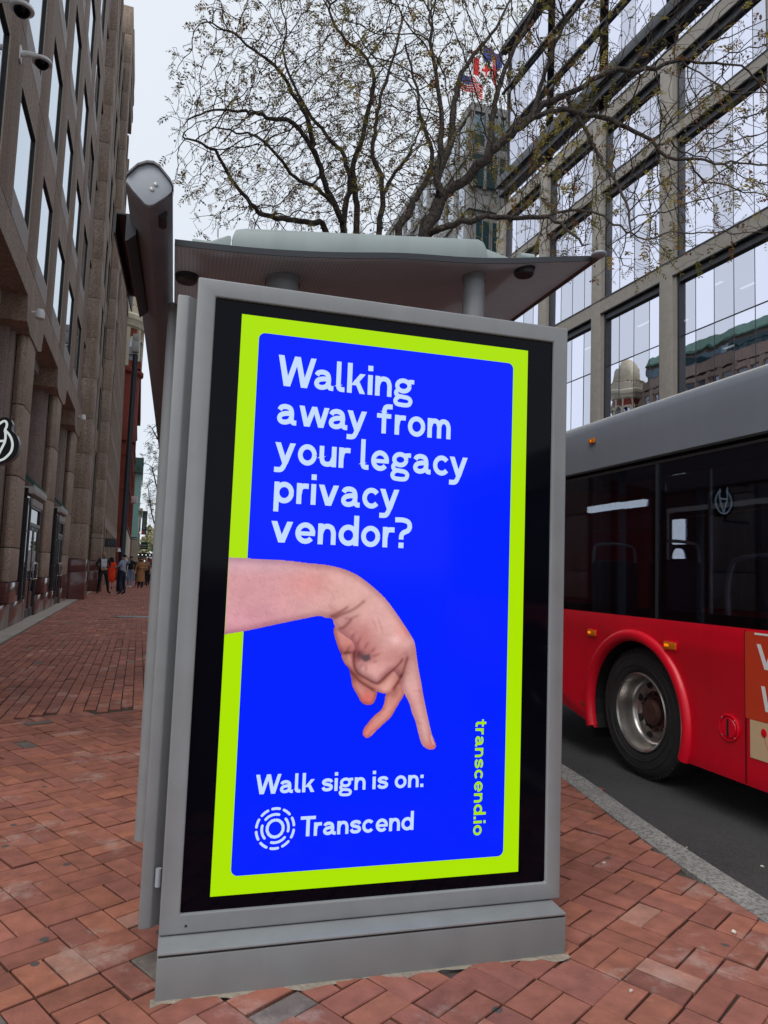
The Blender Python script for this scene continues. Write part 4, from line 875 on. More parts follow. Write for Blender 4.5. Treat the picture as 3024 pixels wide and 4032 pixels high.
sb = thing('cream_shop_house', 'small distant cream shop house with dark window hoods', 'building', (-2.28, 0, 0), LA)
q = MB(); q.box(-10, 2.0, 118, 132, 0, 9.6); q.box(-10, 2.3, 117.8, 132.2, 9.6, 10.2); q.build('wall', M['cream'], sb)
for i in range(4):
    for z in (4.5, 7.0):
        q = MB(); q.box(2.0, 2.12, 119 + 3.3 * i, 120.6 + 3.3 * i, z, z + 1.7); f = q.build('window', M['dark_metal'], sb)
        q = MB(); q.box(2.12, 2.14, 119.1 + 3.3 * i, 120.5 + 3.3 * i, z + .1, z + 1.6); q.build('pane', M['win_far'], f)

# ------------------------------------------------------------------ glass fronted office across the street (local x = into the building)
GA = R_(4.5)
gl = thing('glass_office', 'glass fronted office with grey brick piers across the street', 'building', (26.9, 0, 0), GA)
PIERS = [(51.35 - 6.16 * i - .9, 51.35 - 6.16 * i) for i in range(0, 5)] + [(51.35 - 6.16 * 4 - .9 - 6.4 * j, 51.35 - 6.16 * 4 - 6.4 * j) for j in range(1, 8)]
PIERS = [(a + (.0), b) for a, b in PIERS]
PIERS = [(50.3, 51.35), (44.03, 44.93), (37.83, 38.71), (31.67, 32.6), (24.6, 25.5), (18.4, 19.3), (12.2, 13.1), (6, 6.9), (-.2, .7), (-6.4, -5.5), (-12.6, -11.7), (-24, -23)]
FL = [(5.0, 5.9), (10.2, 10.5), (14.35, 14.45), (17.75, 18.55), (22.02, 22.12), (25.55, 26.15), (29.7, 30.8), (32.1, 33.4), (37.22, 37.3), (41.0, 41.08), (44.6, 45.0)]
q = MB()
for a, b in PIERS: q.box(-.30, .25, a, b, 0, 30.75)
po = q.build('brick_pier', M['pier_brick'], gl, bevel=.02)
q = MB()
for a, b in PIERS: q.box(-.16, .25, a - .16, a - .004, 0, 30.7); q.box(-.16, .25, b + .004, b + .16, 0, 30.7)
q.build('pier_side', M['pier_brick'], gl)
q = MB()
for a, b in PIERS: q.box(-.06, .25, a - .30, a - .162, 0, 30.7); q.box(-.06, .25, b + .162, b + .3, 0, 30.7)
q.build('pier_trim', M['dark_metal'], gl)
for (z0, z1) in ((5.0, 5.9), (17.75, 18.55), (25.55, 26.15), (29.95, 30.8)):
    q = MB()
    for (b0, b1), (a0, a1) in zip(PIERS[1:], PIERS): q.box(-.285, .25, b1 + .003, a0 - .003, z0, z1)
    q.build('stone_band', M['pier_brick'], gl)
    q = MB(); q.box(-.32, .2, -24, 51.2, z1 + .002, z1 + .07); q.build('band_capping', M['dark_metal'], gl)
    q = MB(); q.box(-.05, .25, -24, 51.2, z0 - .42, z0 - .003); q.box(-.26, .25, -24, 51.2, z0 - .05, z0 - .004); q.build('band_soffit', M['dark_metal'], gl)
q = MB(); q.box(-.55, .3, -24, 51.3, 32.7, 33.4); q.box(-.25, .3, -24, 51.3, 32.05, 32.69); q.build('dark_fascia', M['dark_metal'], gl, bevel=.02)
q = MB()
for z in (37.26, 41.04): q.box(-.12, .1, -24, 51.4, z - .07, z + .07)
q.box(-.3, .3, -24, 51.5, 44.6, 45.0); q.build('slab_edge', M['dark_metal'], gl)
q = MB()
for z in (14.4, 22.07): q.box(.13, .2, -24, 51.3, z - .03, z + .03)
q.build('transom_bar', M['dark_metal'], gl)
rngw = random.Random(11)
hid = MB(); zlv = [5.9, 10.35, 14.4, 17.33, 18.55, 22.07, 25.13, 26.15, 29.5, 30.8, 32.05, 33.4, 37.2, 41, 44.6]
RNG = [(0.4, 5.0), (5.9, 14.4), (14.4, 17.75), (18.55, 22.07), (22.07, 25.55), (26.15, 29.95), (30.8, 32.1), (33.4, 37.26), (37.26, 41.04), (41.04, 44.6)]
for (b0, b1), (a0, a1) in zip(PIERS[1:], PIERS):
    npan = max(1, round((a0 - b1) / 1.36)); w_ = (a0 - b1) / npan
    for z0, z1 in RNG:
        if a0 < 20: hid.box(.16, .18, b1, a0, z0, z1); continue
        f = MB()
        for k in range(npan + 1): f.box(.135, .20, b1 + k * w_ - .012, b1 + k * w_ + .012, z0, z1)
        f.box(.136, .199, b1 - .01, a0 + .01, z0 - .002, z0 + .018); f.box(.136, .199, b1 - .01, a0 + .01, z1 - .018, z1 + .002)
        fo = f.build('window', M['dark_metal'], gl)
        for k in range(npan):
            t = rngw.gauss(0, .0005); t2 = rngw.gauss(0, .0005)
            pn = MB(); ya, yb = b1 + k * w_ + .012, b1 + (k + 1) * w_ - .012; d_ = (yb - ya) * t; e_ = (z1 - z0) * t2
            pn.add([(.15, ya, z0), (.15 + d_, yb, z0), (.15 + d_ + e_, yb, z1), (.15 + e_, ya, z1)], [(0, 1, 2, 3)]); pn.build('pane', M['win_glass'], fo)
kind(hid.build('hidden_windows', M['win_glass'], gl), 'stuff')
q = MB()
for z in (5.0, 10.2, 14.4, 17.75, 22.07, 25.6, 29.7, 33, 37.26, 41.04): q.box(.3, 9, -24, 51, z - .12, z + .12)
q.box(9, 9.2, -24, 51.2, 0, 44.8); q.box(.3, 9, 51.0, 51.2, 0, 44.8); q.box(.3, 9, -24.2, -24, 0, 44.8); q.box(.3, 9.2, -24, 51.2, 44.7, 45); q.build('interior_floor', M['interior'], gl)
for y0, x0, z in ((30.2, 1.6, 17.2), (29.0, 3.2, 17.2), (27.2, 2.4, 17.2), (36.0, 2.2, 17.2), (35.2, 4.0, 17.2), (34.0, 2.0, 17.2), (42.2, 2.0, 17.2), (40.8, 2.0, 17.2), (29.4, 2.4, 13.9), (33.4, 1.4, 21.5)):
    q = MB(); q.box(x0, x0 + .16, y0, y0 + 1.5, z - .02, z + .02); q.build('ceiling_light', M['lamp_white'], gl)

# limestone building with glazed corner tower beyond
tb = thing('limestone_tower', 'pale limestone block with glazed corner tower beyond the glass office', 'building', (22.7, 0, 0), R_(1.2))
q = MB(); q.box(1.0, 14, 57, 84, 0, 43.6); q.build('core', M['beige'], tb)
q = MB()
for z in (8, 13.2, 18.4, 23.6, 28.8, 34, 39.2, 43.2): q.box(.78, 14.2, 56.75, 84, z, z + .75)
q.build('cornice', M['beige'], tb)
q = MB()
for i in range(11): q.box(.86, 1.0, 57.2 + i * 2.6, 58.0 + i * 2.6, 0, 43.5)
q.build('pilaster', M['beige'], tb)
for i in range(10):
    for z in (9, 14.2, 19.4, 24.6, 29.8, 35, 40.0):
        q = MB(); c = 58.0 + i * 2.6; q.box(.95, .99, c + .05, c + .2, z, z + 3.2); q.box(.95, .99, c + 1.65, c + 1.75, z, z + 3.2); f = q.build('window', M['beige'], tb)
        q = MB(); q.box(.955, .985, c + .2, c + 1.65, z, z + 3.2); q.build('pane', M['win_far'], f)
for z in (9, 14.2, 19.4, 24.6, 29.8):
    for x in (1.6, 3.2, 4.8, 8.2, 11):
        q = MB(); q.box(x - .06, x, 56.85, 56.98, z, z + 3.3); q.box(x + 1.3, x + 1.36, 56.85, 56.98, z, z + 3.3); q.box(x + .6, x + .66, 56.85, 56.98, z, z + 3.3); f = q.build('window', M['beige'], tb)
        q = MB(); q.box(x, x + 1.3, 56.9, 56.96, z, z + 3.3); q.build('pane', M['teal_glass'], f)
q = MB(); q.box(1.05, 13.9, 56.78, 57.0, 36.2, 42.9); q.build('glass_lantern', M['teal_glass'], tb)
q = MB()
for x in (1.02, 2.3, 3.6, 4.9, 7.5, 10.4, 13.8): q.box(x - .12, x + .12, 56.70, 57.0, 36.0, 43.2)
q.box(1.0, 14, 56.72, 57.0, 39.3, 39.45); q.build('lantern_frame', M['beige'], tb)
fb = thing('slanted_glass_block', 'distant glass block with a sloping roof edge behind bare branches', 'building', (18.0, 0, 0), R_(1.2))
q = MB(); q.add([(0, 92, 0), (12, 92, 0), (12, 118, 0), (0, 118, 0), (0, 92, 46.5), (12, 92, 46.5), (12, 118, 40), (0, 118, 40)], [(0, 3, 2, 1), (4, 5, 6, 7), (0, 1, 5, 4), (1, 2, 6, 5), (2, 3, 7, 6), (3, 0, 4, 7)]); q.build('glazing', M['win_far'], fb)
q = MB()
for i in range(10): q.box(-.08, 0, 92 + 2.8 * i, 92.15 + 2.8 * i, 0, 39.9)
for z in range(4, 40, 4): q.box(-.1, 0, 92, 118, z, z + .25)
q.build('glazing_bar', M['lgrey'], fb)
# plain block behind the camera's right, seen only in reflections
# ------------------------------------------------------------------ city bus at the kerb (local x = into the bus, y = along it, z from the road)
bus = thing('city_bus', 'red and grey city bus with dark windows standing at the kerb on the right', 'bus', (3.383, 0, -.15), R_(1.7))
def BB(mb, name, mats, parent=None, **k): return mb.build(name, mats, parent or bus, **k)
WS, WZ, WR = 4.68, .47, .478; FS = -1.75; BE, BF_ = 7.55, -4.6; BW = 2.55
def skirt(x0, x1):
    poly = [(BF_, .30), (FS - .54, .26)] + [(FS + .545 * math.cos(t), WZ + .545 * math.sin(t)) for t in np.linspace(math.pi + .39, -.39, 22)] + [(FS + .54, .26), (WS - .50, .26)]
    poly += [(WS + .535 * math.cos(t), WZ + .535 * math.sin(t)) for t in np.linspace(math.pi + .40, -.40, 30)] + [(WS + .50, .27), (5.7, .38), (BE, .62), (BE, 1.18), (BF_, 1.18)]
    return MB().prism(poly, x0, x1, 'x')
BB(skirt(0, .03), 'skirt_panel', M['red_paint'], bevel=.004); BB(skirt(BW - .03, BW), 'skirt_panel', M['red_paint'])
def flange(c, parent=None):
    rings = []
    for t in np.linspace(math.pi + .36, -.36, 40):
        ct, s_ = math.cos(t), math.sin(t); ring = []
        for (r, x) in ((.530, .03), (.530, -.006), (.545, -.026), (.575, -.036), (.602, -.024), (.615, -.001), (.615, .02)):
            rr_ = r * (1.0 if s_ > 0 else 1.0); ring.append((x, c + rr_ * ct, WZ + rr_ * s_))
        rings.append(ring)
    return BB(MB().loft(rings), 'wheel_arch', M['red_paint'], smooth=45)
flange(WS); flange(FS)
for c in (WS, FS):
    mb = MB(); mb.loft([[(x, c + .55 * math.cos(t), WZ + .55 * math.sin(t)) for t in np.linspace(math.pi + .4, -.4, 20)] + [(x, c + .54 * math.cos(t), WZ + .54 * math.sin(t)) for t in np.linspace(-.4, math.pi + .4, 20)] for x in (.02, .75)])
    mb.box(.75, .78, c - .6, c + .6, .2, 1.1); BB(mb, 'wheel_housing', M['black'])
mb = MB(); mb.box(.06, BW - .06, BF_ + .1, WS - .6, .32, .42); mb.box(.06, BW - .06, WS + .6, BE - .1, .62, .72); mb.box(.78, BW - .78, BF_ + .1, BE - .1, .42, .74); BB(mb, 'floor', M['black'])
mb = MB(); mb.box(.35, .42, WS + .54, WS + .72, .12, .6); mb.box(.10, .5, WS + .66, WS + .68, .14, .5); BB(mb, 'mud_flap', M['rubber'])
def body_end(y0, y1, nm):
    mb = MB(); mb.box(.02, BW - .02, y0, y1, .55, 2.75); BB(mb, nm, M['red_paint'], bevel=.02)
body_end(BE - .06, BE, 'rear_panel'); body_end(BF_, BF_ + .06, 'front_panel')
def upper(x0, sgn):
    prof = [(x0, 2.362), (x0 + .004 * sgn, 2.55), (x0 + .012 * sgn, 2.70), (x0 + .03 * sgn, 2.755), (x0 + .06 * sgn, 2.785), (x0 + .08 * sgn, 2.785), (x0 + .05 * sgn, 2.362)]
    return MB().prism(prof, BF_, BE, 'y')
def prism_y(prof, y0, y1): return MB().prism(prof, y0, y1, 'y')
BB(upper(0, 1), 'upper_panel', M['grey_paint'], smooth=50); BB(upper(BW, -1), 'upper_panel', M['grey_paint'], smooth=50)
BB(prism_y([(.05, 2.70), (.055, 2.788), (.3, 2.86), (BW / 2, 2.93), (BW - .3, 2.86), (BW - .055, 2.788), (BW - .05, 2.70)], BF_ + .02, BE - .02), 'roof', M['white'], smooth=30)
mb = MB(); mb.box(-.004, .02, BF_, BE, 2.345, 2.362); mb.box(-.002, .02, BF_, BE, 2.300, 2.318); BB(mb, 'window_rail', M['black'])
wins = [(BF_ + .3, -2.9), (-2.86, -1.0), (-.96, .9), (.94, 2.66), (2.70, 4.405), (4.435, 6.05), (6.09, BE - .12)]
for a, b in wins:
    p_ = MB(); p_.box(.004, .010, a, b, 1.183, 2.298); o = BB(p_, 'side_window', M['bus_glass'])
    q = MB(); t = .055
    q.box(.012, .03, a, a + t, 1.183, 2.298); q.box(.012, .03, b - t, b, 1.183, 2.298); q.box(.012, .03, a + t, b - t, 2.20, 2.298); q.box(.012, .03, a + t, b - t, 1.183, 1.25); q.build('window_frame', M['black_gloss'], o)
mb = MB()
for a, b in zip(wins, wins[1:]): mb.box(.0, .03, a[1] + .002, b[0] - .002, 1.18, 2.30)
BB(mb, 'window_post', M['dark_metal'])
for a, b in wins:
    p_ = MB(); p_.box(BW - .012, BW - .006, a, b, 1.3, 2.298); BB(p_, 'far_window', M['bus_glass'])
mb = MB(); mb.box(BW - .04, BW, BF_, BE, 1.18, 1.30)
for a, b in zip(wins, wins[1:]): mb.box(BW - .05, BW, a[1] - .08, b[0] + .08, 1.3, 2.3)
BB(mb, 'far_wall', M['dark_metal'])
mb = MB(); mb.box(.06, BW - .06, BF_ + .1, BE - .1, 2.50, 2.56); mb.box(.06, .4, BF_ + .1, BE - .1, 2.31, 2.50); BB(mb, 'inner_ceiling', M['dark_metal'])
for xx in (.75, 1.75):
    q = MB(); q.box(xx, xx + .14, BF_ + .5, 3.2, 2.47, 2.498); BB(q, 'ceiling_lamp', M['fill_ceil'])  # fill lamps added out of view ahead to brighten the bus interior
def inb(s, z, x): k = (3.383 + x) / 3.383; return (x, s * k, 1.43 + (z - 1.43) * k)      # where a thing seen through the side glass stands, x deep
a, b = inb(5.29, 2.03, .75), inb(4.87, 2.035, .75); c_, d = inb(4.82, 2.03, .75), inb(4.57, 2.03, .75)
for p0, p1 in ((a, b), (c_, d)):
    q = MB(); q.prism([(p0[1], p0[2] - .03), (p1[1], p1[2] - .03), (p1[1] - .02, p1[2] + .03), (p0[1], p0[2] + .03)], .75, .80, 'x'); BB(q, 'ceiling_strip_light', M['bus_glow'])
p0 = inb(4.18, 1.80, 1.4); q = MB(); q.box(1.4, 1.44, p0[1] - .078, p0[1] + .07, p0[2] - .13, p0[2] + .115); BB(q, 'window_glow', M['bus_glow'], bevel=.006)  # glowing panels added in place of bright far-side window openings
q = MB(); q.prism([(p0[1] + .065 * math.cos(t), p0[2] - .27 + .10 * math.sin(t)) for t in np.linspace(0, math.pi, 12)], 1.4, 1.44, 'x'); BB(q, 'window_glow', M['bus_glow'])
M['rail'] = mat('grab_rail', srgb(215, 215, 215), .35, .2, .05)
q = MB(); q.tube(smooth_path([(.26, 4.02, 1.20), (.26, 4.03, 1.40), (.26, 3.99, 1.56), (.26, 3.90, 1.62), (.26, 3.5, 1.635), (.26, 2.8, 1.64)], 5), .017, 8); BB(q, 'grab_rail', M['rail'], smooth=60)
q = MB(); q.tube([(.5, 4.45, 1.2), (.5, 4.45, 2.5)], .014, 8); BB(q, 'grab_pole', M['rail'], smooth=60)
q = MB(); q.tube([(.12, 1.5, 1.955), (.12, 4.3, 1.905)], .004, 6); q.tube([(.12, 4.5, 1.84), (.12, 5.4, 1.86)], .004, 6); BB(q, 'stop_cord', mat('yellow_cord', srgb(190, 150, 70), .6))
def seat(s):
    q = MB(); q.prism([(1.20, s - .22), (1.20, s + .22), (1.70, s + .20), (1.74, s + .14), (1.74, s - .14), (1.70, s - .20)], .24, .24, 'x')
    q = MB(); q.box(.20, .66, s - .05, s + .03, .98, 1.62); q.box(.20, .66, s - .48, s + .0, .88, .97); o = BB(q, 'seat', mat('dark_seat', srgb(34, 38, 62), .7), bevel=.04)
    q = MB(); q.tube(smooth_path([(.22, s - .01, 1.40), (.22, s - .01, 1.70), (.30, s - .01, 1.76), (.56, s - .01, 1.76), (.64, s - .01, 1.70), (.64, s - .01, 1.40)], 4), .013, 8); q.build('seat_rail', M['rail'], o, smooth=60)
    q = MB(); q.box(.26, .60, s + .035, s + .042, 1.53, 1.61); q.build('seat_card', M['lgrey'], o)
for s in (5.55, 4.75, 3.2, 2.4): seat(s)
# advertisement
q = MB(); q.box(-.003, -.0005, 1.2, 3.605, .652, 1.165); ad_ = BB(q, 'advert_panel', M['orange_ad'])
q = MB(); q.box(-.004, -.0035, 1.2, 3.57, .43, .65); q.build('advert_field', M['beige_ad'], ad_)
def btext(t, s0, z0, xh): return text_mesh('advert_letter', t, lambda u, v, k: (-.0042 - k * 1e-5, s0 - u, z0 + v), xh * 1.5 * (1.3 if t == 'W' else 1.0), xh, M['white'], ad_)
btext('V', 3.515, .955, .095); btext('W', 3.485, .715, .095)
q = MB(); q.box(-.0045, -.004, 2.4, 3.53, 1.150, 1.162); q.build('advert_line', M['white'], ad_)
q = MB(); q.ell((-.004, 3.468, .59), (.004, .022, .026), 12, 8); q.add([(-.0045, 3.466, .565), (-.0045, 3.462, .565), (-.0045, 3.440, .50), (-.0045, 3.443, .50)], [(0, 1, 2, 3)]); q.build('advert_pin', M['red_paint'], ad_, fix=False)
q = MB(); q.box(-.002, .001, 3.598, 3.612, .27, 1.17); BB(q, 'panel_seam', mat('dark_red_seam', srgb(110, 6, 18), .4))
# lamps and fittings
def marker(s, z, w_, h_, slope=True):
    q = MB(); q.prism([(s - w_ / 2, z - h_ / 2), (s + w_ / 2, z - h_ / 2 - .004), (s + w_ / 2, z + h_ / 2), (s - w_ / 2, z + h_ / 2 - .004)], -.020, -.001, 'x'); o = BB(q, 'marker_lamp', M['amber_lens'], bevel=.004)
    q = MB()
    for ds in (.12, .25, .36): q.ell((-.021, s + w_ * ds, z), (.004, w_ * .07, h_ * .22), 8, 6)
    q.build('lamp_glow', M['amber'], o)
    q = MB(); q.box(-.012, -.001, s - w_ / 2 - .006, s + w_ / 2 + .006, z - h_ / 2 - .008, z + h_ / 2 + .006); q.build('lamp_bezel', M['red_paint'] if z < 2 else M['amber_lens'], o, bevel=.003)
marker(5.20, 1.015, .11, .048); marker(4.26, 1.010, .12, .050)
q = MB(); q.box(-.018, -.001, 5.195, 5.275, 2.585, 2.625); o = BB(q, 'roof_marker_lamp', M['amber_lens'], bevel=.004)
q = MB()
for dy, dz_ in ((0, .006), (0, -.006), (.006, 0), (-.006, 0)): q.ell((-.019, 5.238 + dy, 2.606 + dz_), (.003, .004, .004), 8, 6)
q.build('lamp_glow', M['amber'], o)
q = MB(); q.lathe([(.083, 0), (.083, -.008), (.076, -.012), (.070, -.010), (.066, .030), (.001, .032)], 32, 'x', (0, 3.735, .565)); fo = BB(q, 'filler_recess', M['red_paint'], smooth=40)
q = MB(); q.lathe([(.0635, .026), (.0635, -.004), (.058, -.012), (.001, -.014)], 28, 'x', (0, 3.735, .565)); q.build('filler_cap', M['red_paint'], fo, smooth=40)
q = MB(); q.box(-.0165, -.013, 3.728, 3.742, .515, .62); q.build('filler_slot', M['black'], fo)
q = MB()
for t in (45, 135, 225, 315): q.ell((-.011, 3.735 + .074 * math.cos(R_(t)), .565 + .074 * math.sin(R_(t))), (.004, .005, .005), 8, 5)
q.build('filler_screw', M['rim'], fo)
q = MB(); q.box(-.002, -.0005, 5.235, 5.285, .285, .365); o = BB(q, 'white_sticker', M['white'])
q = MB(); q.add([(-.0025, 5.262, .335), (-.0025, 5.256, .335), (-.0025, 5.256, .312), (-.0025, 5.252, .312), (-.0025, 5.259, .298), (-.0025, 5.266, .312), (-.0025, 5.262, .312)], [(0, 1, 2, 3, 4, 5, 6)]); q.box(-.0025, -.0021, 5.242, 5.278, .348, .357); q.build('sticker_arrow', M['black'], o, fix=False)
q = MB(); q.box(-.002, -.0005, 4.098, 4.128, .478, .520); BB(q, 'blue_sticker', mat('blue_label', srgb(40, 60, 140), .5))
q = MB(); q.box(-.0015, -.0005, 5.29, 5.36, .40, .435); BB(q, 'reflector', mat('dull_orange_reflector', srgb(150, 60, 30), .3))
# wheels
def wheel(c, x0, sgn):
    w_ = MB(); T = Matrix.Translation((x0, c, WZ + .006)) @ Matrix.Diagonal((sgn, 1, 1, 1))
    w_.lathe([(.285, .02), (.30, .004), (.33, -.004), (.375, -.010), (.42, -.004), (.452, .012), (.468, .035), (.474, .06), (.474, .25), (.46, .28), (.40, .30), (.285, .29)], 64, 'x', (0, 0, 0), 0, T)
    for k in range(72):
        a = 2 * math.pi * k / 72; w_.box(.02, .05, -.008, .008, .452, .4715, 0, T @ Matrix.Rotation(a, 4, 'X'))
    for r in (.345, .40): w_.lathe([(r - .003, -.006 if r < .36 else -.0085), (r, -.0115), (r + .003, -.007)], 64, 'x', (0, 0, 0), 0, T)
    o = BB(w_, 'wheel', M['rubber'], smooth=40)
    r_ = MB(); r_.lathe([(.289, .024), (.289, .002), (.281, -.004), (.268, .006), (.262, .03), (.250, .07), (.246, .11), (.232, .135), (.215, .145), (.185, .150), (.150, .149), (.142, .13), (.142, .155), (.09, .165), (.001, .17)], 56, 'x', (0, 0, 0), 0, T); ro = r_.build('rim', M['rim'], o, smooth=35)
    h_ = MB()
    for k in range(8):
        a = 2 * math.pi * (k + .5) / 8; h_.lathe([(.001, .1425), (.030, .1425), (.030, .16)], 16, 'x', (0, 0, .203), 0, T @ Matrix.Rotation(a, 4, 'X'))
    h_.build('hand_hole', M['black'], o)
    b_ = MB(); b_.lathe([(.001, .075), (.075, .08), (.098, .105), (.102, .14), (.125, .142), (.125, .16)], 32, 'x', (0, 0, 0), 0, T)
    for k in range(10):
        a = 2 * math.pi * k / 10; b_.lathe([(.001, .115), (.013, .117), (.013, .15)], 8, 'x', (0, 0, .136), 0, T @ Matrix.Rotation(a, 4, 'X'))
    b_.build('hub', mat('rusty_hub', srgb(82, 54, 48), .7, .3, .3, 20), o, smooth=35)
    return o
wheel(WS, .06, 1); wheel(FS, .06, 1); wheel(WS, BW - .06, -1); wheel(FS, BW - .06, -1)
q = MB(); q.tube([(.3, WS, WZ), (BW - .3, WS, WZ)], .07, 10); q.tube([(.3, FS, WZ), (BW - .3, FS, WZ)], .05, 10); BB(q, 'axle', M['black'])

# ------------------------------------------------------------------ trees
class Tree:
    def __init__(s): s.p = []; s.par = []; s.rad = []
LIMB={}
LIMB['A1']=[(2.15,11.0,6.78),(2.08,10.89,6.98),(1.81,10.78,7.35),(1.64,10.67,7.72),(1.51,10.56,7.95),(1.4,10.45,8.25),(1.19,10.35,8.5),(0.98,10.24,8.69),(0.76,10.13,8.83),(0.46,10.02,8.87),(0.15,9.91,8.97),(-0.15,9.8,8.94)]
LIMB['A2']=[(2.15,11.0,6.92),(2.25,11.09,7.71),(2.2,11.18,8.07),(2.09,11.27,8.36),(1.84,11.36,8.65),(1.52,11.44,9.07),(1.26,11.53,9.57),(1.09,11.62,10.16),(1.1,11.71,10.67),(0.99,11.8,11.23)]
LIMB['A3']=[(2.36,11.0,6.78),(2.31,10.94,7.55),(2.24,10.89,7.83),(2.36,10.83,8.41),(2.48,10.78,9.04),(2.48,10.72,9.45),(2.3,10.67,9.68),(2.01,10.61,9.79),(1.77,10.56,10.0),(1.64,10.5,10.33)]
LIMB['A4']=[(2.73,11.0,6.83),(2.82,11.17,7.83),(2.68,11.34,8.42),(2.75,11.51,9.07),(2.85,11.69,9.73),(3.08,11.86,10.57),(3.24,12.03,11.27),(3.34,12.2,12.02)]
LIMB['A5']=[(2.77,11.0,7.73),(3.05,11.15,8.13),(3.29,11.3,8.52),(3.48,11.45,9.0),(3.75,11.6,9.58)]
LIMB['A8']=[(1.87,11.0,6.75),(1.57,10.78,6.76),(1.2,10.55,6.63),(0.82,10.32,6.54),(0.6,10.1,6.56),(0.27,9.88,6.76),(0.05,9.65,6.99),(-0.18,9.43,6.93),(-0.38,9.2,6.84)]
LIMB['A9']=[(1.58,10.7,7.89),(1.18,10.53,8.19),(0.85,10.37,8.08),(0.57,10.2,8.01),(0.32,10.03,7.89),(-0.01,9.87,7.71),(-0.34,9.7,7.4)]
LIMB['A10']=[(1.92,10.8,7.16),(1.64,10.63,7.26),(1.25,10.47,7.28),(0.95,10.3,7.49),(0.62,10.13,7.6),(0.32,9.97,7.52),(0.04,9.8,7.43)]
LIMB['B5']=[(2.41,8.6,5.68),(2.59,8.74,6.07),(2.72,8.89,6.41),(2.92,9.03,6.79),(3.02,9.17,7.28),(2.9,9.31,7.8),(2.85,9.46,8.4),(2.71,9.6,9.07)]
LIMB['B6']=[(2.63,8.2,5.49),(2.77,8.2,5.88),(2.84,8.2,6.07)]
LIMB['B6a']=[(2.84,8.2,6.07),(2.83,8.3,6.4),(2.87,8.4,6.73),(2.92,8.5,7.32),(2.89,8.6,7.82),(2.79,8.7,8.74),(2.76,8.8,9.16)]
LIMB['B6b']=[(2.84,8.2,6.07),(2.95,8.1,6.16),(3.12,8.0,6.27),(3.25,7.9,6.44),(3.52,7.8,6.74),(3.79,7.7,6.97),(4.05,7.6,7.1),(4.28,7.5,7.09),(4.65,7.4,7.02),(5.05,7.3,6.87),(5.34,7.2,6.62)]
LIMB['B6c']=[(3.56,7.9,6.81),(3.96,7.8,7.24),(4.21,7.7,7.38),(4.4,7.6,7.47),(4.8,7.5,7.73),(5.27,7.4,7.8),(5.71,7.3,7.98)]
LIMB['B6d']=[(2.79,8.2,6.34),(3.01,8.37,7.1),(3.11,8.53,7.64),(3.25,8.7,8.16),(3.52,8.87,8.66),(3.89,9.03,9.29),(4.2,9.2,9.94)]
LIMB['B6e']=[(3.36,8.1,6.62),(3.52,8.16,7.26),(3.61,8.22,7.72),(3.86,8.28,8.41),(4.11,8.34,8.99),(4.25,8.4,9.53)]
LIMB['B6f']=[(3.94,8.0,7.19),(4.05,7.88,7.59),(4.12,7.75,8.03),(4.26,7.62,8.39),(4.54,7.5,8.78)]
LIMB['B7']=[(2.67,8.2,5.48),(2.76,7.97,5.52),(2.91,7.74,5.53),(3.18,7.51,5.53),(3.45,7.29,5.48),(3.69,7.06,5.39),(3.81,6.83,5.2),(3.91,6.6,4.91)]
LIMB['B8']=[(3.98,7.6,5.7),(4.23,7.45,5.76),(4.45,7.3,5.71),(4.67,7.15,5.53),(4.85,7.0,5.34)]
LIMB['B9']=[(4.46,7.8,7.32),(4.6,7.55,6.78),(4.69,7.3,6.26),(4.77,7.05,5.75),(4.64,6.8,5.21)]
leafmat = attr_mat('autumn_leaf', 'lc', .7, transl=.35); podmat = mat('dry_seed_pod', srgb(106, 70, 56), .8, 0, .3, 30)
LR = {'A1': (.062, .010), 'A2': (.055, .010), 'A3': (.062, .010), 'A4': (.062, .010), 'A5': (.035, .01), 'A8': (.06, .01), 'A9': (.04, .009), 'A10': (.035, .009), 'B5': (.06, .014), 'B6': (.086, .080), 'B6a': (.052, .014), 'B6b': (.056, .011), 'B6c': (.055, .012), 'B6d': (.05, .014), 'B6e': (.045, .014), 'B6f': (.035, .01), 'B7': (.055, .012), 'B8': (.025, .008), 'B9': (.025, .008), 'C1': (.08, .02), 'C2': (.07, .02), 'C3': (.06, .02), 'D1': (.12, .03), 'D2': (.12, .03), 'D3': (.1, .03)}
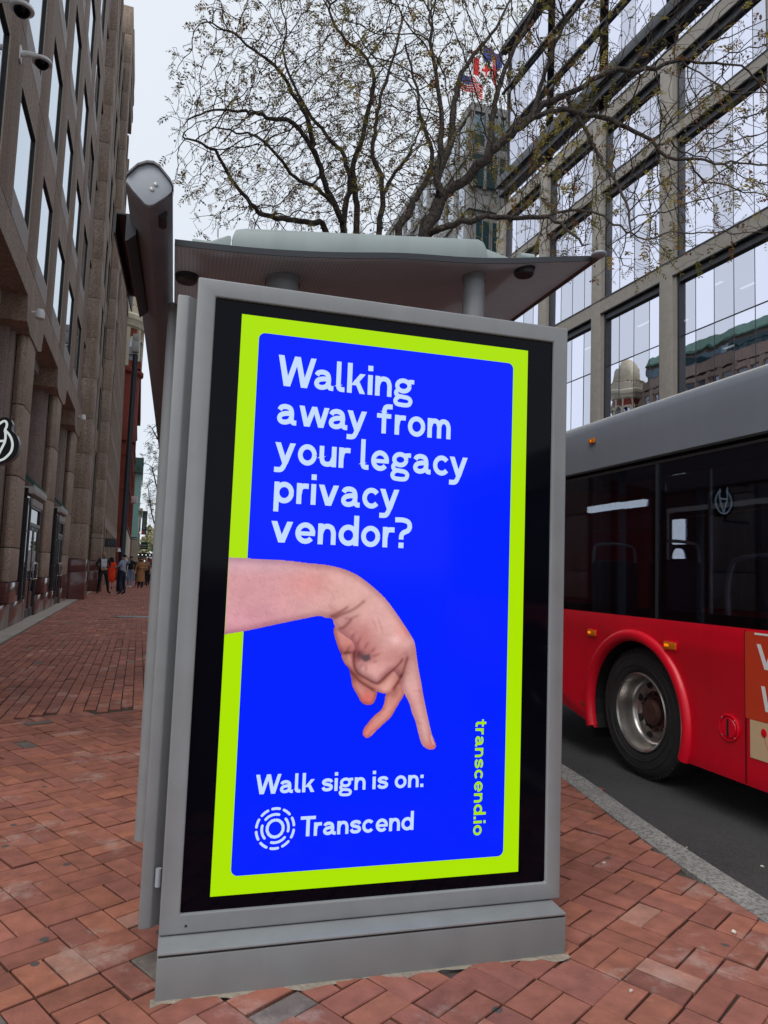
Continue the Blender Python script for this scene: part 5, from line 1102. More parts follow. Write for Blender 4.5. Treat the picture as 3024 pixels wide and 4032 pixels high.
def grow(limbs, base, fork, ells, seed, natt, tip=.0029, step=.11, infl=1.0, kill=.18, iters=130, sag=.0, power=2.25, rmax=.14):
    rs = np.random.RandomState(seed); P = []; par = []
    FL_ = {}
    def addn(p, q): P.append(np.array(p, float)); par.append(q); return len(P) - 1
    a = addn(base, -1); n_ = 8
    for i in range(1, n_ + 1):
        t = i / n_; a = addn(np.array(base) * (1 - t) + np.array(fork) * t + np.array((rs.normal() * .015, rs.normal() * .015, 0)), a)
    forkid = a
    for key, root in limbs:
        pts = [np.array(q) for q in LIMB[key]]
        if root is None:
            last = forkid; path = [P[forkid]] + [P[forkid] * .45 + pts[0] * .55 + np.array((0, 0, -.25))] + pts
        else:
            d = [np.linalg.norm(q - pts[0]) for q in P]; last = int(np.argmin(d)); path = [P[last]] + (pts[1:] if d[last] < .25 else pts)
        path = smooth_path([tuple(q) for q in path], 4); r0, r1 = LR.get(key, (.03, .008)); np_ = len(path)
        for qi, q in enumerate(path[1:]):
            q = np.array(q) + rs.normal(size=3) * .012
            L = np.linalg.norm(q - P[last]); k = max(1, int(L / .16)); s0 = P[last]
            for j in range(1, k + 1): last = addn(s0 + (q - s0) * j / k, last); FL_[last] = r0 + (r1 - r0) * (qi + 1) / np_
    A = []
    for (c, r, wgt) in ells:
        m_ = int(natt * wgt); u = rs.normal(size=(m_, 3)); u /= np.linalg.norm(u, axis=1)[:, None]; u *= rs.uniform(0.0, 1, (m_, 1)) ** (1 / 2.3); A.append(np.array(c) + u * np.array(r))
    A = np.concatenate(A); A = A[(A[:, 2] > 3.6)]
    N = np.array(P); nd = np.full(len(A), 1e9); ni = np.zeros(len(A), int)
    start = forkid + 6
    def upd(i0, i1):
        Q_ = np.array(P[i0:i1])
        for k in range(0, len(A), 2500):
            d = np.linalg.norm(A[k:k + 2500, None, :] - Q_[None], axis=2); j = d.argmin(1); dm = d[np.arange(len(j)), j]; b_ = dm < nd[k:k + 2500]
            nd[k:k + 2500][b_] = dm[b_]; ni[k:k + 2500][b_] = j[b_] + i0
    upd(start, len(P)); alive = nd > kill
    dirn = {}
    for it in range(iters):
        act = alive & (nd < infl)
        if not act.any(): break
        ids = ni[act]; v = A[act] - np.array(P)[ids]; v /= np.linalg.norm(v, axis=1)[:, None] + 1e-9
        un, inv = np.unique(ids, return_inverse=True); sv = np.zeros((len(un), 3)); np.add.at(sv, inv, v)
        i0 = len(P)
        for k, i in enumerate(un):
            d = sv[k]; q = par[i]
            if q >= 0:
                pd = P[i] - P[q]; pd = pd / (np.linalg.norm(pd) + 1e-9); d = d / (np.linalg.norm(d) + 1e-9) + pd * .35
            d = d + rs.normal(size=3) * .30; d[2] -= sag; d /= np.linalg.norm(d) + 1e-9
            addn(P[i] + d * step * rs.uniform(.75, 1.2), int(i))
        upd(i0, len(P)); alive &= nd > kill
    P = np.array(P); n_ = len(P); ch = [[] for _ in range(n_)]
    for i, q in enumerate(par):
        if q >= 0: ch[q].append(i)
    acc = np.zeros(n_)
    for i in range(n_ - 1, -1, -1):
        acc[i] = max(tip ** power, acc[i]) if not ch[i] else acc[i]
        if par[i] >= 0: acc[par[i]] += acc[i]
    rad = np.minimum(acc ** (1 / power), rmax)
    for i, r in FL_.items(): rad[i] = max(min(rad[i], r * 1.5), r)
    for i in range(n_ - 1, 0, -1):
        if par[i] >= 0 and rad[par[i]] < rad[i]: rad[par[i]] = rad[i]
    return P, par, ch, rad, rs
def branches_mesh(P, par, ch, rad, lo, hi, minr):
    """tubes for chains whose radius lies in [lo, hi)"""
    V, F = [], []; n_ = len(P)
    heads = []
    main = [max(c, key=lambda k: rad[k]) if c else -1 for c in ch]
    for i in range(n_):
        q = par[i]
        if q < 0 or main[q] != i: heads.append(i)
    for h in heads:
        chain = [h]; 
        while main[chain[-1]] >= 0: chain.append(main[chain[-1]])
        pts = ([par[h]] if par[h] >= 0 else []) + chain
        rr_ = [rad[k] for k in pts]
        if par[h] >= 0: rr_[0] = min(rad[h] * 1.15, rad[par[h]])
        sel = [k for k in range(len(pts)) if lo <= rr_[k] < hi]
        if not sel: continue
        k0, k1 = max(0, sel[0]), min(len(pts) - 1, sel[-1] + 1); pp = [Vector(P[pts[k]]) for k in range(k0, k1 + 1)]; rq = rr_[k0:k1 + 1]
        if len(pp) < 2: continue
        ns = 10 if hi > .05 else (5 if rq[0] > .008 else 4); ref = Vector((.3, .2, 1)).normalized(); b = len(V)
        for k, p in enumerate(pp):
            d = pp[min(k + 1, len(pp) - 1)] - pp[max(k - 1, 0)]; d = d.normalized() if d.length > 1e-9 else Vector((0, 0, 1))
            u = d.cross(ref); u = u.normalized() if u.length > 1e-3 else d.orthogonal().normalized(); v = d.cross(u); ref = -v
            r = max(rq[k], minr)
            for j in range(ns): V.append(tuple(p + (u * math.cos(6.2832 * j / ns) + v * math.sin(6.2832 * j / ns)) * r))
        for k in range(len(pp) - 1):
            for j in range(ns): F.append((b + k * ns + j, b + k * ns + (j + 1) % ns, b + (k + 1) * ns + (j + 1) % ns, b + (k + 1) * ns + j))
    return V, F
def mesh_obj(name, V, F, m_, parent, smooth=True):
    me = bpy.data.meshes.new(name); me.from_pydata(V, [], F); me.materials.append(m_)
    if smooth: me.polygons.foreach_set('use_smooth', [True] * len(F))
    o = bpy.data.objects.new(name, me); C.objects.link(o); o.parent = parent; o.matrix_parent_inverse = parent.matrix_basis.inverted(); return o
LCOL = [srgb(138, 132, 58), srgb(160, 146, 66), srgb(118, 110, 58), srgb(150, 118, 62), srgb(128, 92, 60), srgb(104, 98, 62), srgb(168, 150, 80)]
def tree(name, label, limbs, base, fork, ells, seed, natt, nleaf, npod, group=None, lcol=LCOL, leaf=.17, dens=9, **kw):
    P, par, ch, rad, rs = grow(limbs, base, fork, ells, seed, natt, **kw)
    t = thing(name, label, 'tree', base, 0, group); t.matrix_basis = Matrix.Translation(base)
    V, F = branches_mesh(P, par, ch, rad, .022, 9, .02); mesh_obj('trunk', V, F, M['bark'], t)
    V, F = branches_mesh(P, par, ch, rad, 0, .022, kw.get('tip', .0029)); mesh_obj('twigs', V, F, M['twig'], t)
    thin = [i for i in range(len(P)) if rad[i] < 2.8 * kw.get('tip', .0029) and par[i] >= 0]; ends = [i for i in thin if not ch[i]]
    V, F, LC = [], [], []
    rs.shuffle(ends); pool = ends + thin
    clump = rs.uniform(size=40000)
    for q in range(nleaf):
        i = ends[q % len(ends)] if q % 3 else thin[rs.randint(len(thin))]
        cell = hash((int(P[i][0] / .8), int(P[i][1] / .8), int(P[i][2] / .8))) % 40000
        if clump[cell] < .42 and rs.rand() < .85: continue
        o = Vector(P[i]); d = Vector(P[i] - P[par[i]]); d = (d.normalized() + Vector(rs.normal(size=3)) * .8); d.z -= .25; d.normalize()
        L = leaf * rs.uniform(.6, 1.25); c = LCOL[0]; c = lcol[rs.randint(len(lcol))]; s_ = rs.uniform(.6, 1.2); c = tuple(k * s_ for k in c) + (1,)
        side = d.cross(Vector((0, 0, 1)) + Vector(rs.normal(size=3)) * .4); side = side.normalized() if side.length > 1e-3 else Vector((1, 0, 0)); up = side.cross(d)
        nl = rs.randint(4, dens + 1); b = len(V); tw = .0018
        e_ = o + d * L + Vector((0, 0, -L * .25)); V += [tuple(o + side * tw), tuple(o - side * tw), tuple(e_ - side * tw), tuple(e_ + side * tw)]; F.append((b, b + 1, b + 2, b + 3)); LC.append(c)
        for k in range(1, nl + 1):
            f = k / nl; c0 = o + d * L * f + Vector((0, 0, -L * .25 * f * f)); ll = L * .30 * (1 - .35 * abs(f - .45)); wd = ll * .40
            for sg in (1, -1):
                if rs.rand() < .12: continue
                dd = (side * sg + d * .45 + Vector((0, 0, -.25)) + Vector(rs.normal(size=3)) * .18).normalized(); wv = dd.cross(up + Vector(rs.normal(size=3)) * .3); wv = wv.normalized() if wv.length > 1e-3 else up
                b = len(V); V += [tuple(c0), tuple(c0 + dd * ll * .45 + wv * wd / 2), tuple(c0 + dd * ll), tuple(c0 + dd * ll * .45 - wv * wd / 2)]; F.append((b, b + 1, b + 2, b + 3)); LC.append(c)
    me_o = mesh_obj('foliage', V, F, leafmat, t, False); ca = me_o.data.color_attributes.new('lc', 'FLOAT_COLOR', 'CORNER'); ca.data.foreach_set('color', np.repeat(np.array(LC, np.float32), 4, axis=0).ravel())
    if npod:
        V, F = [], []
        for q in range(npod):
            i = ends[rs.randint(len(ends))]; o0 = Vector(P[i])
            for w_ in range(rs.randint(1, 4)):
                o = o0 + Vector(rs.normal(size=3)) * .05 + Vector((0, 0, -.03)); h = rs.uniform(.035, .055); r = h * .42; a0 = rs.uniform(0, 6.28); b = len(V)
                ring = [o + Vector((r * math.cos(a0 + k * 2.0944), r * math.sin(a0 + k * 2.0944), -h * .35)) for k in range(3)]
                V += [tuple(o)] + [tuple(k) for k in ring] + [tuple(o + Vector((0, 0, -h)))]
                for k in range(3): F.append((b, b + 1 + k, b + 1 + (k + 1) % 3)); F.append((b + 4, b + 1 + (k + 1) % 3, b + 1 + k))
        mesh_obj('seed_pods', V, F, podmat, t, False)['kind'] = 'stuff'
    return t
tree('street_tree', 'half bare tree with several slim forked stems left of the thick leaning trunk', [('A1', None), ('A2', None), ('A3', None), ('A4', None), ('A5', 1), ('A8', None), ('A9', 1), ('A10', 1)],
     (2.2, 11.0, -.02), (2.2, 11.0, 3.0), [((1.9, 10.6, 8.4), (2.6, 2.3, 3.4), .72), ((.9, 9.6, 7.3), (1.6, 1.5, 1.8), .28)], 4, 8200, 2600, 300, 'street trees along the kerb')
tree('street_tree', 'half bare tree with a thick dark leaning trunk behind the shelter roof', [('B6', None), ('B6a', 1), ('B6b', 1), ('B6c', 1), ('B6d', 1), ('B6e', 1), ('B6f', 1), ('B7', None), ('B8', 1), ('B9', 1), ('B5', None)],
     (2.45, 8.4, -.02), (2.5, 8.3, 3.4), [((3.6, 7.9, 7.8), (2.9, 2.0, 2.6), .56), ((5.4, 7.3, 7.0), (2.0, 1.6, 1.9), .28), ((4.5, 7.0, 5.7), (1.5, 1.2, .9), .08), ((6.6, 6.6, 6.6), (1.5, 1.3, 1.5), .08)], 9, 8800, 2500, 280, 'street trees along the kerb')
# trees further along the pavement, seen past the kiosk's left edge
LIMB['C1'] = [(.2, 30, 3.2), (-.5, 29.6, 4.4), (-1.0, 29.2, 5.6), (-1.6, 29, 6.6)]; LIMB['C2'] = [(.4, 30, 3.4), (.3, 30.4, 5), (.0, 31, 7)]; LIMB['C3'] = [(.2, 30, 3), (-.6, 29.6, 3.5), (-1.2, 29.4, 4.1), (-1.5, 29.3, 5.0)]
GREENL = [srgb(142, 140, 84), srgb(122, 124, 76), srgb(150, 132, 84), srgb(112, 104, 70)]
tree('street_tree', 'smaller budding street tree between kiosk and red brick house', [('C1', None), ('C2', None), ('C3', None)], (.75, 30, -.02), (.6, 30, 2.4), [((-.3, 29.6, 5.6), (1.9, 1.9, 2.6), 1)], 21, 1100, 1500, 60, 'street trees along the kerb', GREENL, .26, 6, tip=.006, step=.17, kill=.3, infl=1.4)
LIMB['D1'] = [(-2.5, 70, 3.6), (-3.4, 69.6, 6.0), (-3.9, 69, 8.6)]; LIMB['D2'] = [(-2.4, 70, 4), (-2.0, 70.5, 6.5), (-2.2, 71, 9)]; LIMB['D3'] = [(-2.4, 70, 3.4), (-1.4, 70, 5.2), (-.8, 70, 7)]
tree('street_tree', 'distant pale green tree above the black canopy at the street end', [('D1', None), ('D2', None), ('D3', None)], (-2.5, 70, -.1), (-2.5, 70, 2.6), [((-2.4, 70, 6.4), (2.4, 2.4, 3.4), 1)], 33, 900, 1500, 0, 'street trees along the kerb', [srgb(158, 164, 118), srgb(140, 146, 104), srgb(150, 150, 120)], .34, 5, tip=.009, step=.24, kill=.42, infl=2.0)
fw = MB(); rs = np.random.RandomState(8)
for k in range(2600):
    c = Vector((rs.uniform(-11, 6), rs.uniform(150, 172), 0)); c.z = rs.uniform(.5, 1) * (9 + 2.5 * math.sin(c.x * .8) + 1.5 * math.sin(c.x * 2.1)) - .5; s_ = rs.uniform(.25, .6)
    a, b = Vector(rs.normal(size=3)).normalized() * s_, Vector(rs.normal(size=3)).normalized() * s_; fw.add([c - a, c + b, c + a, c - b], [(0, 1, 2, 3)])
kind(fw.build('far_greenery', mat('far_leaves', srgb(150, 148, 112), .9, 0, .3, .5), None, fix=False), 'stuff')
# ------------------------------------------------------------------ fittings on the granite front (placed in its own axes)
LF = Matrix.Rotation(LA, 4, 'Z'); LF.translation = Vector((-2.28, 0, 0))
def on_front(x, s, z): return LF @ Vector((x, s, z))
def camera_thing(s, z, label):
    t = thing('security_camera', label, 'security camera', on_front(0, s, z), LA, 'dome cameras on the granite front')
    q = MB(); q.box(0, .035, -.11, .11, -.16, .16); q.build('wall_plate', M['white'], t, bevel=.012)
    q = MB(); q.tube(smooth_path([(.03, 0, .02), (.15, 0, .05), (.30, 0, .06), (.40, 0, .02)], 4), [.075, .07, .066, .064, .063, .062, .062, .062, .06, .06, .058, .056, .056], 12); q.build('arm', M['white'], t, smooth=50)
    q = MB(); q.lathe([(.02, .06), (.12, .05), (.20, .0), (.215, -.045), (.205, -.065), (.15, -.07)], 28, 'z', (.45, 0, -.02)); q.build('hood', M['white'], t, smooth=40)
    q = MB(); q.lathe([(.15 * math.cos(R_(a)), -.07 - .13 * math.sin(R_(a))) for a in range(0, 91, 10)], 24, 'z', (.45, 0, -.02)); q.build('dome', M['black_gloss'], t, smooth=60)
    t.scale = (.72, .72, .72)
    return t
camera_thing(11.78, 9.22, 'white dome security camera on an arm, fully in view on the granite pier')
camera_thing(10.0, 8.72, 'white dome security camera cut by the left picture edge')
def flood(s, z, label):
    t = thing('wall_lamp', label, 'wall lamp', on_front(.035, s, z), LA, 'small white lamps on the arcade beam')
    q = MB(); q.tube([(0, 0, 0), (.12, 0, .0)], .025, 8); q.build('bracket', M['white'], t, smooth=50)
    q = MB(); q.lathe([(.001, .08), (.06, .07), (.085, .0), (.085, -.10), (.06, -.12), (.001, -.12)], 16, 'z', (.15, 0, 0)); q.build('lamp_head', M['white'], t, smooth=50); return t
flood(14.6, 6.02, 'small white wall lamp on the beam above the nearest columns'); flood(25.6, 6.2, 'small white wall lamp on the beam by the far pier')
# round black blade sign with a white looping emblem
bs = thing('blade_sign', 'round black hanging sign with white looping emblem, cut by the left edge', 'shop sign', (-2.30, 9.5, 2.675))
SC = .0005
def sp(x, y): return ((x - (-60)) * SC, (1050 - y) * SC * 1.03)
ear = [sp(235, 700), sp(215, 640), sp(235, 520), sp(190, 430), sp(90, 372), sp(-20, 392), sp(-60, 430)]
out = [(-a, b) for a, b in ear[:-1]][::-1]
out = arc(0, 0, .238, .245, -215 + 0, 35, 44) + ear + out[0:0] + [(-a, b) for a, b in ear[:-1]][::-1]
q = MB(); q.prism([(a, b) for a, b in out], 0, .12, 'y'); q.build('sign_body', mat('sign_side', srgb(88, 86, 88), .3, .3), bs, smooth=30)
q = MB(); q.prism([(a * .985, b * .985) for a, b in out], -.004, -.0005, 'y'); q.build('sign_face', mat('sign_black', (.010, .010, .013), .35), bs)
q = MB(); kq = 0
half = ([(-60, 560), (0, 500), (60, 474), (104, 520), (108, 600), (80, 690), (96, 780), (103, 880), (90, 990), (50, 1100), (0, 1230), (-60, 1400)], [(80, 690), (180, 790), (245, 910), (272, 1050), (245, 1200), (150, 1335), (60, 1405), (-60, 1440)], [(-60, 958), (0, 960), (95, 945)])
for pts in half:
    for mir in (1, -1):
        for r in ribbon([(mir * a, b) for a, b in smooth_path([sp(*p) for p in pts], 4)], .027): q.add([(p.x, -.0048 - kq * 1e-5, p.y) for p in r], [(0, 1, 2, 3)]); kq += 1
q.build('emblem', emit('sign_white', srgb(205, 214, 212), .9), bs, fix=False)
q = MB(); q.box(-.75, -.1, .05, .08, .30, .33); q.box(-.12, -.09, .05, .08, .2, .33); q.box(-.75, -.1, .05, .08, -.33, -.30); q.box(-.12, -.09, .05, .08, -.33, -.2); q.build('bracket', M['dark_metal'], bs)
# charcoal board sign with faint ring
t = thing('board_sign', 'charcoal square board sign with a faint ring, hung over the pavement', 'shop sign', (-3.25, 33, 2.185))
q = MB(); q.box(-.235, .235, -.03, .03, -.175, .18); q.build('board', mat('charcoal_board', srgb(62, 66, 74), .6), t, bevel=.005)
q = MB(); q.lathe([(.075, -.034), (.075, -.032), (.086, -.032), (.086, -.034)], 28, 'y'); q.build('ring_mark', mat('ring_grey', srgb(104, 108, 112), .6), t)
q = MB(); q.box(-1.1, -.2, -.012, .012, .182, .205); q.box(-.22, .22, -.012, .012, .182, .2); q.build('bracket', M['dark_metal'], t)
# black small-cell pole with pale box
t = thing('black_pole', 'tall black street pole with a pale equipment box on top', 'pole', (-3.0, 36, 0))
q = MB(); q.lathe([(.16, -.02), (.16, .9), (.135, .95), (.125, 11.5), (.001, 11.55)], 20, 'z'); q.build('shaft', mat('pole_black', (.012, .014, .02), .45), t, smooth=40)
q = MB(); q.box(-.19, .13, -.17, .17, 11.6, 12.15); q.box(-.16, .12, -.14, .14, 12.17, 12.5); q.build('equipment_box', M['lgrey'], t, bevel=.02)
t = thing('pole_lamp', 'small white bell lamp on the side of the black pole', 'lamp', (-3.12, 35.72, 1.93))
q = MB(); q.lathe([(.001, .08), (.05, .06), (.10, -.05), (.095, -.055)], 16, 'z'); q.build('shade', M['white'], t, smooth=40)
q = MB(); q.box(-.06, .06, .0, .16, .07, .10); q.box(-.11, .05, -.01, .03, .10, .125); q.build('arm', M['white'], t)
# black marquee canopy, signs at the far street end
t = thing('marquee_canopy', 'black marquee canopy with rows of small lamps at the far street end', 'canopy', (-7.2, 125, 0))
q = MB(); q.box(-3.2, 3.6, 0, 3.2, 2.75, 3.2); q.box(-3.2, 3.6, -.05, -.005, 3.21, 3.32); q.build('roof', M['black'], t)
q = MB()
for k in range(16): q.prism([(-1.35 + .31 * k, 2.74), (-1.35 + .31 * k, 2.50), (-1.24 + .31 * k, 2.38), (-1.13 + .31 * k, 2.50), (-1.13 + .31 * k, 2.74)], -.03, 0, 'y')
q.build('scallop', M['dark_metal'], t)
for k in range(8):
    q = MB(); q.box(-1.3 + .60 * k, -1.14 + .60 * k, -.08, -.055, 2.93, 3.06); q.build('lamp', M['lamp_white'], t)
q = MB(); q.box(-3.0, -2.9, .1, .2, 0, 2.75); q.box(3.4, 3.5, .1, .2, 0, 2.75); q.tube([(-1.9, .2, 5.6), (.3, .1, 3.3)], .05, 6); q.tube([(-2.3, .2, 5.0), (-.6, .1, 3.3)], .04, 6); q.build('stay', M['dark_metal'], t)
t = thing('green_bank_sign', 'green bank sign with white letters TD above the black canopy', 'sign', (-5.02, 120, 4.0))
gm = mat('sign_green', srgb(16, 128, 48), .5)
q = MB(); q.box(-.58, .58, 0, .2, -.47, .47); q.build('panel', gm, t)
text_mesh('letters', 'TD', lambda u, v, k: (-.30 + u, -.012 - k * 1e-4, -.20 + v), .66, .30, M['white'], t, gap=-.05)
q = MB(); q.box(-.35, -.25, .05, .15, -.95, -.47); q.box(.25, .35, .05, .15, -.95, -.47); q.build('support', M['dark_metal'], t)
t = thing('green_bank_sign', 'green bank sign panel with white letter B beside the kiosk edge', 'sign', (-3.85, 120.2, 3.85))
q = MB(); q.box(-.5, 1.1, 0, .2, -.47, .30); q.build('panel', gm, t)
text_mesh('letters', 'B', lambda u, v, k: (-.28 + u, -.012 - k * 1e-4, -.17 + v), .26, .21, M['white'], t)
q = MB(); q.box(-.35, -.25, .05, .15, -.8, -.47); q.build('support', M['dark_metal'], t)
t = thing('green_box_sign', 'dark box sign with green frame beside the banner', 'sign', (-6.4, 115, 4.25))
q = MB(); q.box(-.58, .5, 0, .4, -.55, .55); q.build('frame', gm, t); q = MB(); q.box(-.52, .38, -.02, -.005, -.5, .5); q.build('face', mat('sign_dark_green', srgb(24, 52, 40), .5), t); q = MB(); q.box(-.5, .3, -.04, -.025, .0, .16); q.box(-.5, .3, -.04, -.025, -.3, -.2); q.build('stripe', M['lgrey'], t)
q = MB(); q.box(-.9, -.55, .1, .2, -.9, .2); q.build('bracket', M['lgrey'], t)
t = thing('blue_banner', 'tall dark blue vertical banner with yellow and white lettering strokes and red patch', 'banner', (-6.35, 110, 7.5))
q = MB(); q.box(-.34, .34, 0, .10, -1.75, 1.75); q.build('cloth', mat('banner_blue', srgb(44, 74, 104), .7), t)
q = MB(); kq = 0
for yy, kc in ((.75, 0), (.38, 1), (.02, 1), (-.34, 1), (-.72, 0)):
    for r in ribbon(arc(.02, yy, .15, .13, 40, 320, 8), .06): q.add([(p.x, -.01 - kq * 1e-4, p.y) for p in r], [(0, 1, 2, 3)], kc); kq += 1
q.build('lettering', [M['white'], mat('banner_yellow', srgb(170, 176, 70), .7)], t, fix=False)
q = MB(); q.box(-.30, .12, -.01, -.003, -1.7, -1.2); q.build('patch', mat('banner_red', srgb(196, 74, 70), .7), t)
q = MB(); q.box(-.7, -.3, .02, .06, 1.6, 1.66); q.box(-.7, -.3, .02, .06, -1.66, -1.6); q.build('bracket', M['dark_metal'], t)
t = thing('lantern_sign', 'small pale pink box lantern on the red brick house', 'sign', (-5.85, 80, 8.2)); t_ = MB(); t_.box(-.36, .36, -.3, .3, -.36, .36); t_.build('box', mat('lantern_pink', srgb(232, 204, 202), .6), t, bevel=.03); q = MB(); q.box(-1.6, -.36, -.05, .05, -.1, .1); q.build('bracket', M['dark_metal'], t)
t = thing('red_banner', 'red cloth banner hanging beyond the pedestrians under the canopy', 'banner', (-3.3, 75, 0))
q = MB(); gx_ = np.linspace(-.42, .48, 12)
q.loft([[(x, .04 * math.sin(x * 14), z) for x in gx_] + [(x, .04 * math.sin(x * 14) + .02, z) for x in gx_[::-1]] for z in (.95, 1.2, 1.5, 1.95)]); q.build('cloth', mat('red_cloth', srgb(200, 40, 44), .8), t)
q = MB(); q.tube([(-.46, .02, 0), (-.46, .02, 2.0)], .02, 6); q.tube([(-.46, .02, 1.98), (.5, .02, 1.98)], .02, 6); q.build('frame', M['dark_metal'], t)
t = thing('traffic_signal', 'distant traffic signal showing red left of the red banner', 'traffic signal', (-3.80, 76, 0))
q = MB(); q.tube([(0, .05, 0), (0, .05, 1.9)], .04, 8); q.build('post', M['dark_metal'], t); q = MB(); q.box(-.11, .11, -.1, .1, 1.2, 1.75); q.build('housing', M['black'], t); q = MB(); q.ell((0, -.1, 1.61), (.075, .03, .075), 10, 6); q.build('red_lamp', emit('signal_red', (1.0, .08, .04), 1.2), t)

# ------------------------------------------------------------------ flags above the limestone tower
def flag(name, label, x, y, z0, ztop, w_, h_, painter, mats, ph, out=1):
    t = thing(name, label, 'flag', (x, y, z0), 0, 'flags on the limestone tower')
    q = MB(); q.tube([(0, 0, 0), (0, 0, ztop - z0)], .06, 8); q.ell((0, 0, ztop - z0 + .08), (.12, .12, .12), 8, 6); q.build('pole', M['lgrey'], t, smooth=50)
    q = MB(); nx, nz = 30, 20
    P_ = [[(w_ * i / nx * .9 + .05, .35 * math.sin(i / nx * 7 + ph) * (i / nx), ztop - z0 - .1 - h_ + h_ * j / nz - .35 * (i / nx) ** 1.5 + .12 * math.sin(i / nx * 9 + ph)) for i in range(nx + 1)] for j in range(nz + 1)]
    for j in range(nz):
        for i in range(nx): q.add([P_[j][i], P_[j][i + 1], P_[j + 1][i + 1], P_[j + 1][i]], [(0, 1, 2, 3)], painter((i + .5) / nx, (j + .5) / nz))
    bm_o = q.build('cloth', mats, t, fix=False, smooth=80); return t
fr, fw_, fb_ = mat('flag_red', srgb(214, 38, 44), .8), mat('flag_white', srgb(232, 232, 234), .8), mat('flag_blue', srgb(62, 72, 138), .8)
def leaf_(u, v):
    u, v = (u - .5) * 2.0, (v - .5) * 1.25
    return abs(u) < .07 and v < 0 and v > -.36 or abs(u) + abs(v - .05) * .9 < .26 or abs(v - .02) < .10 and abs(u) < .36 or v > .1 and abs(u) < .12 and v < .42
flag('flag', 'red and white Canadian flag with red maple leaf above the limestone tower', 22.7, 57.6, 43.9, 49.0, 2.7, 1.75, lambda u, v: 0 if u < .25 or u > .75 or leaf_(u, v) else 1, [fr, fw_], .6)
flag('flag', 'faded red and white striped American flag, lowest over the tower', 21.4, 57.4, 43.9, 47.0, 2.5, 1.5, lambda u, v: 2 if u < .4 and v > .46 else int(v * 13) % 2, [fr, fw_, fb_], 2.0)
flag('flag', 'dark blue flag with small orange emblem, highest over the tower', 23.9, 58.2, 43.9, 50.9, 2.0, 1.6, lambda u, v: 1 if abs(u - .62) < .13 and abs(v - .45) < .26 else 0, [fb_, mat('flag_orange', srgb(206, 140, 104), .8)], 3.4)

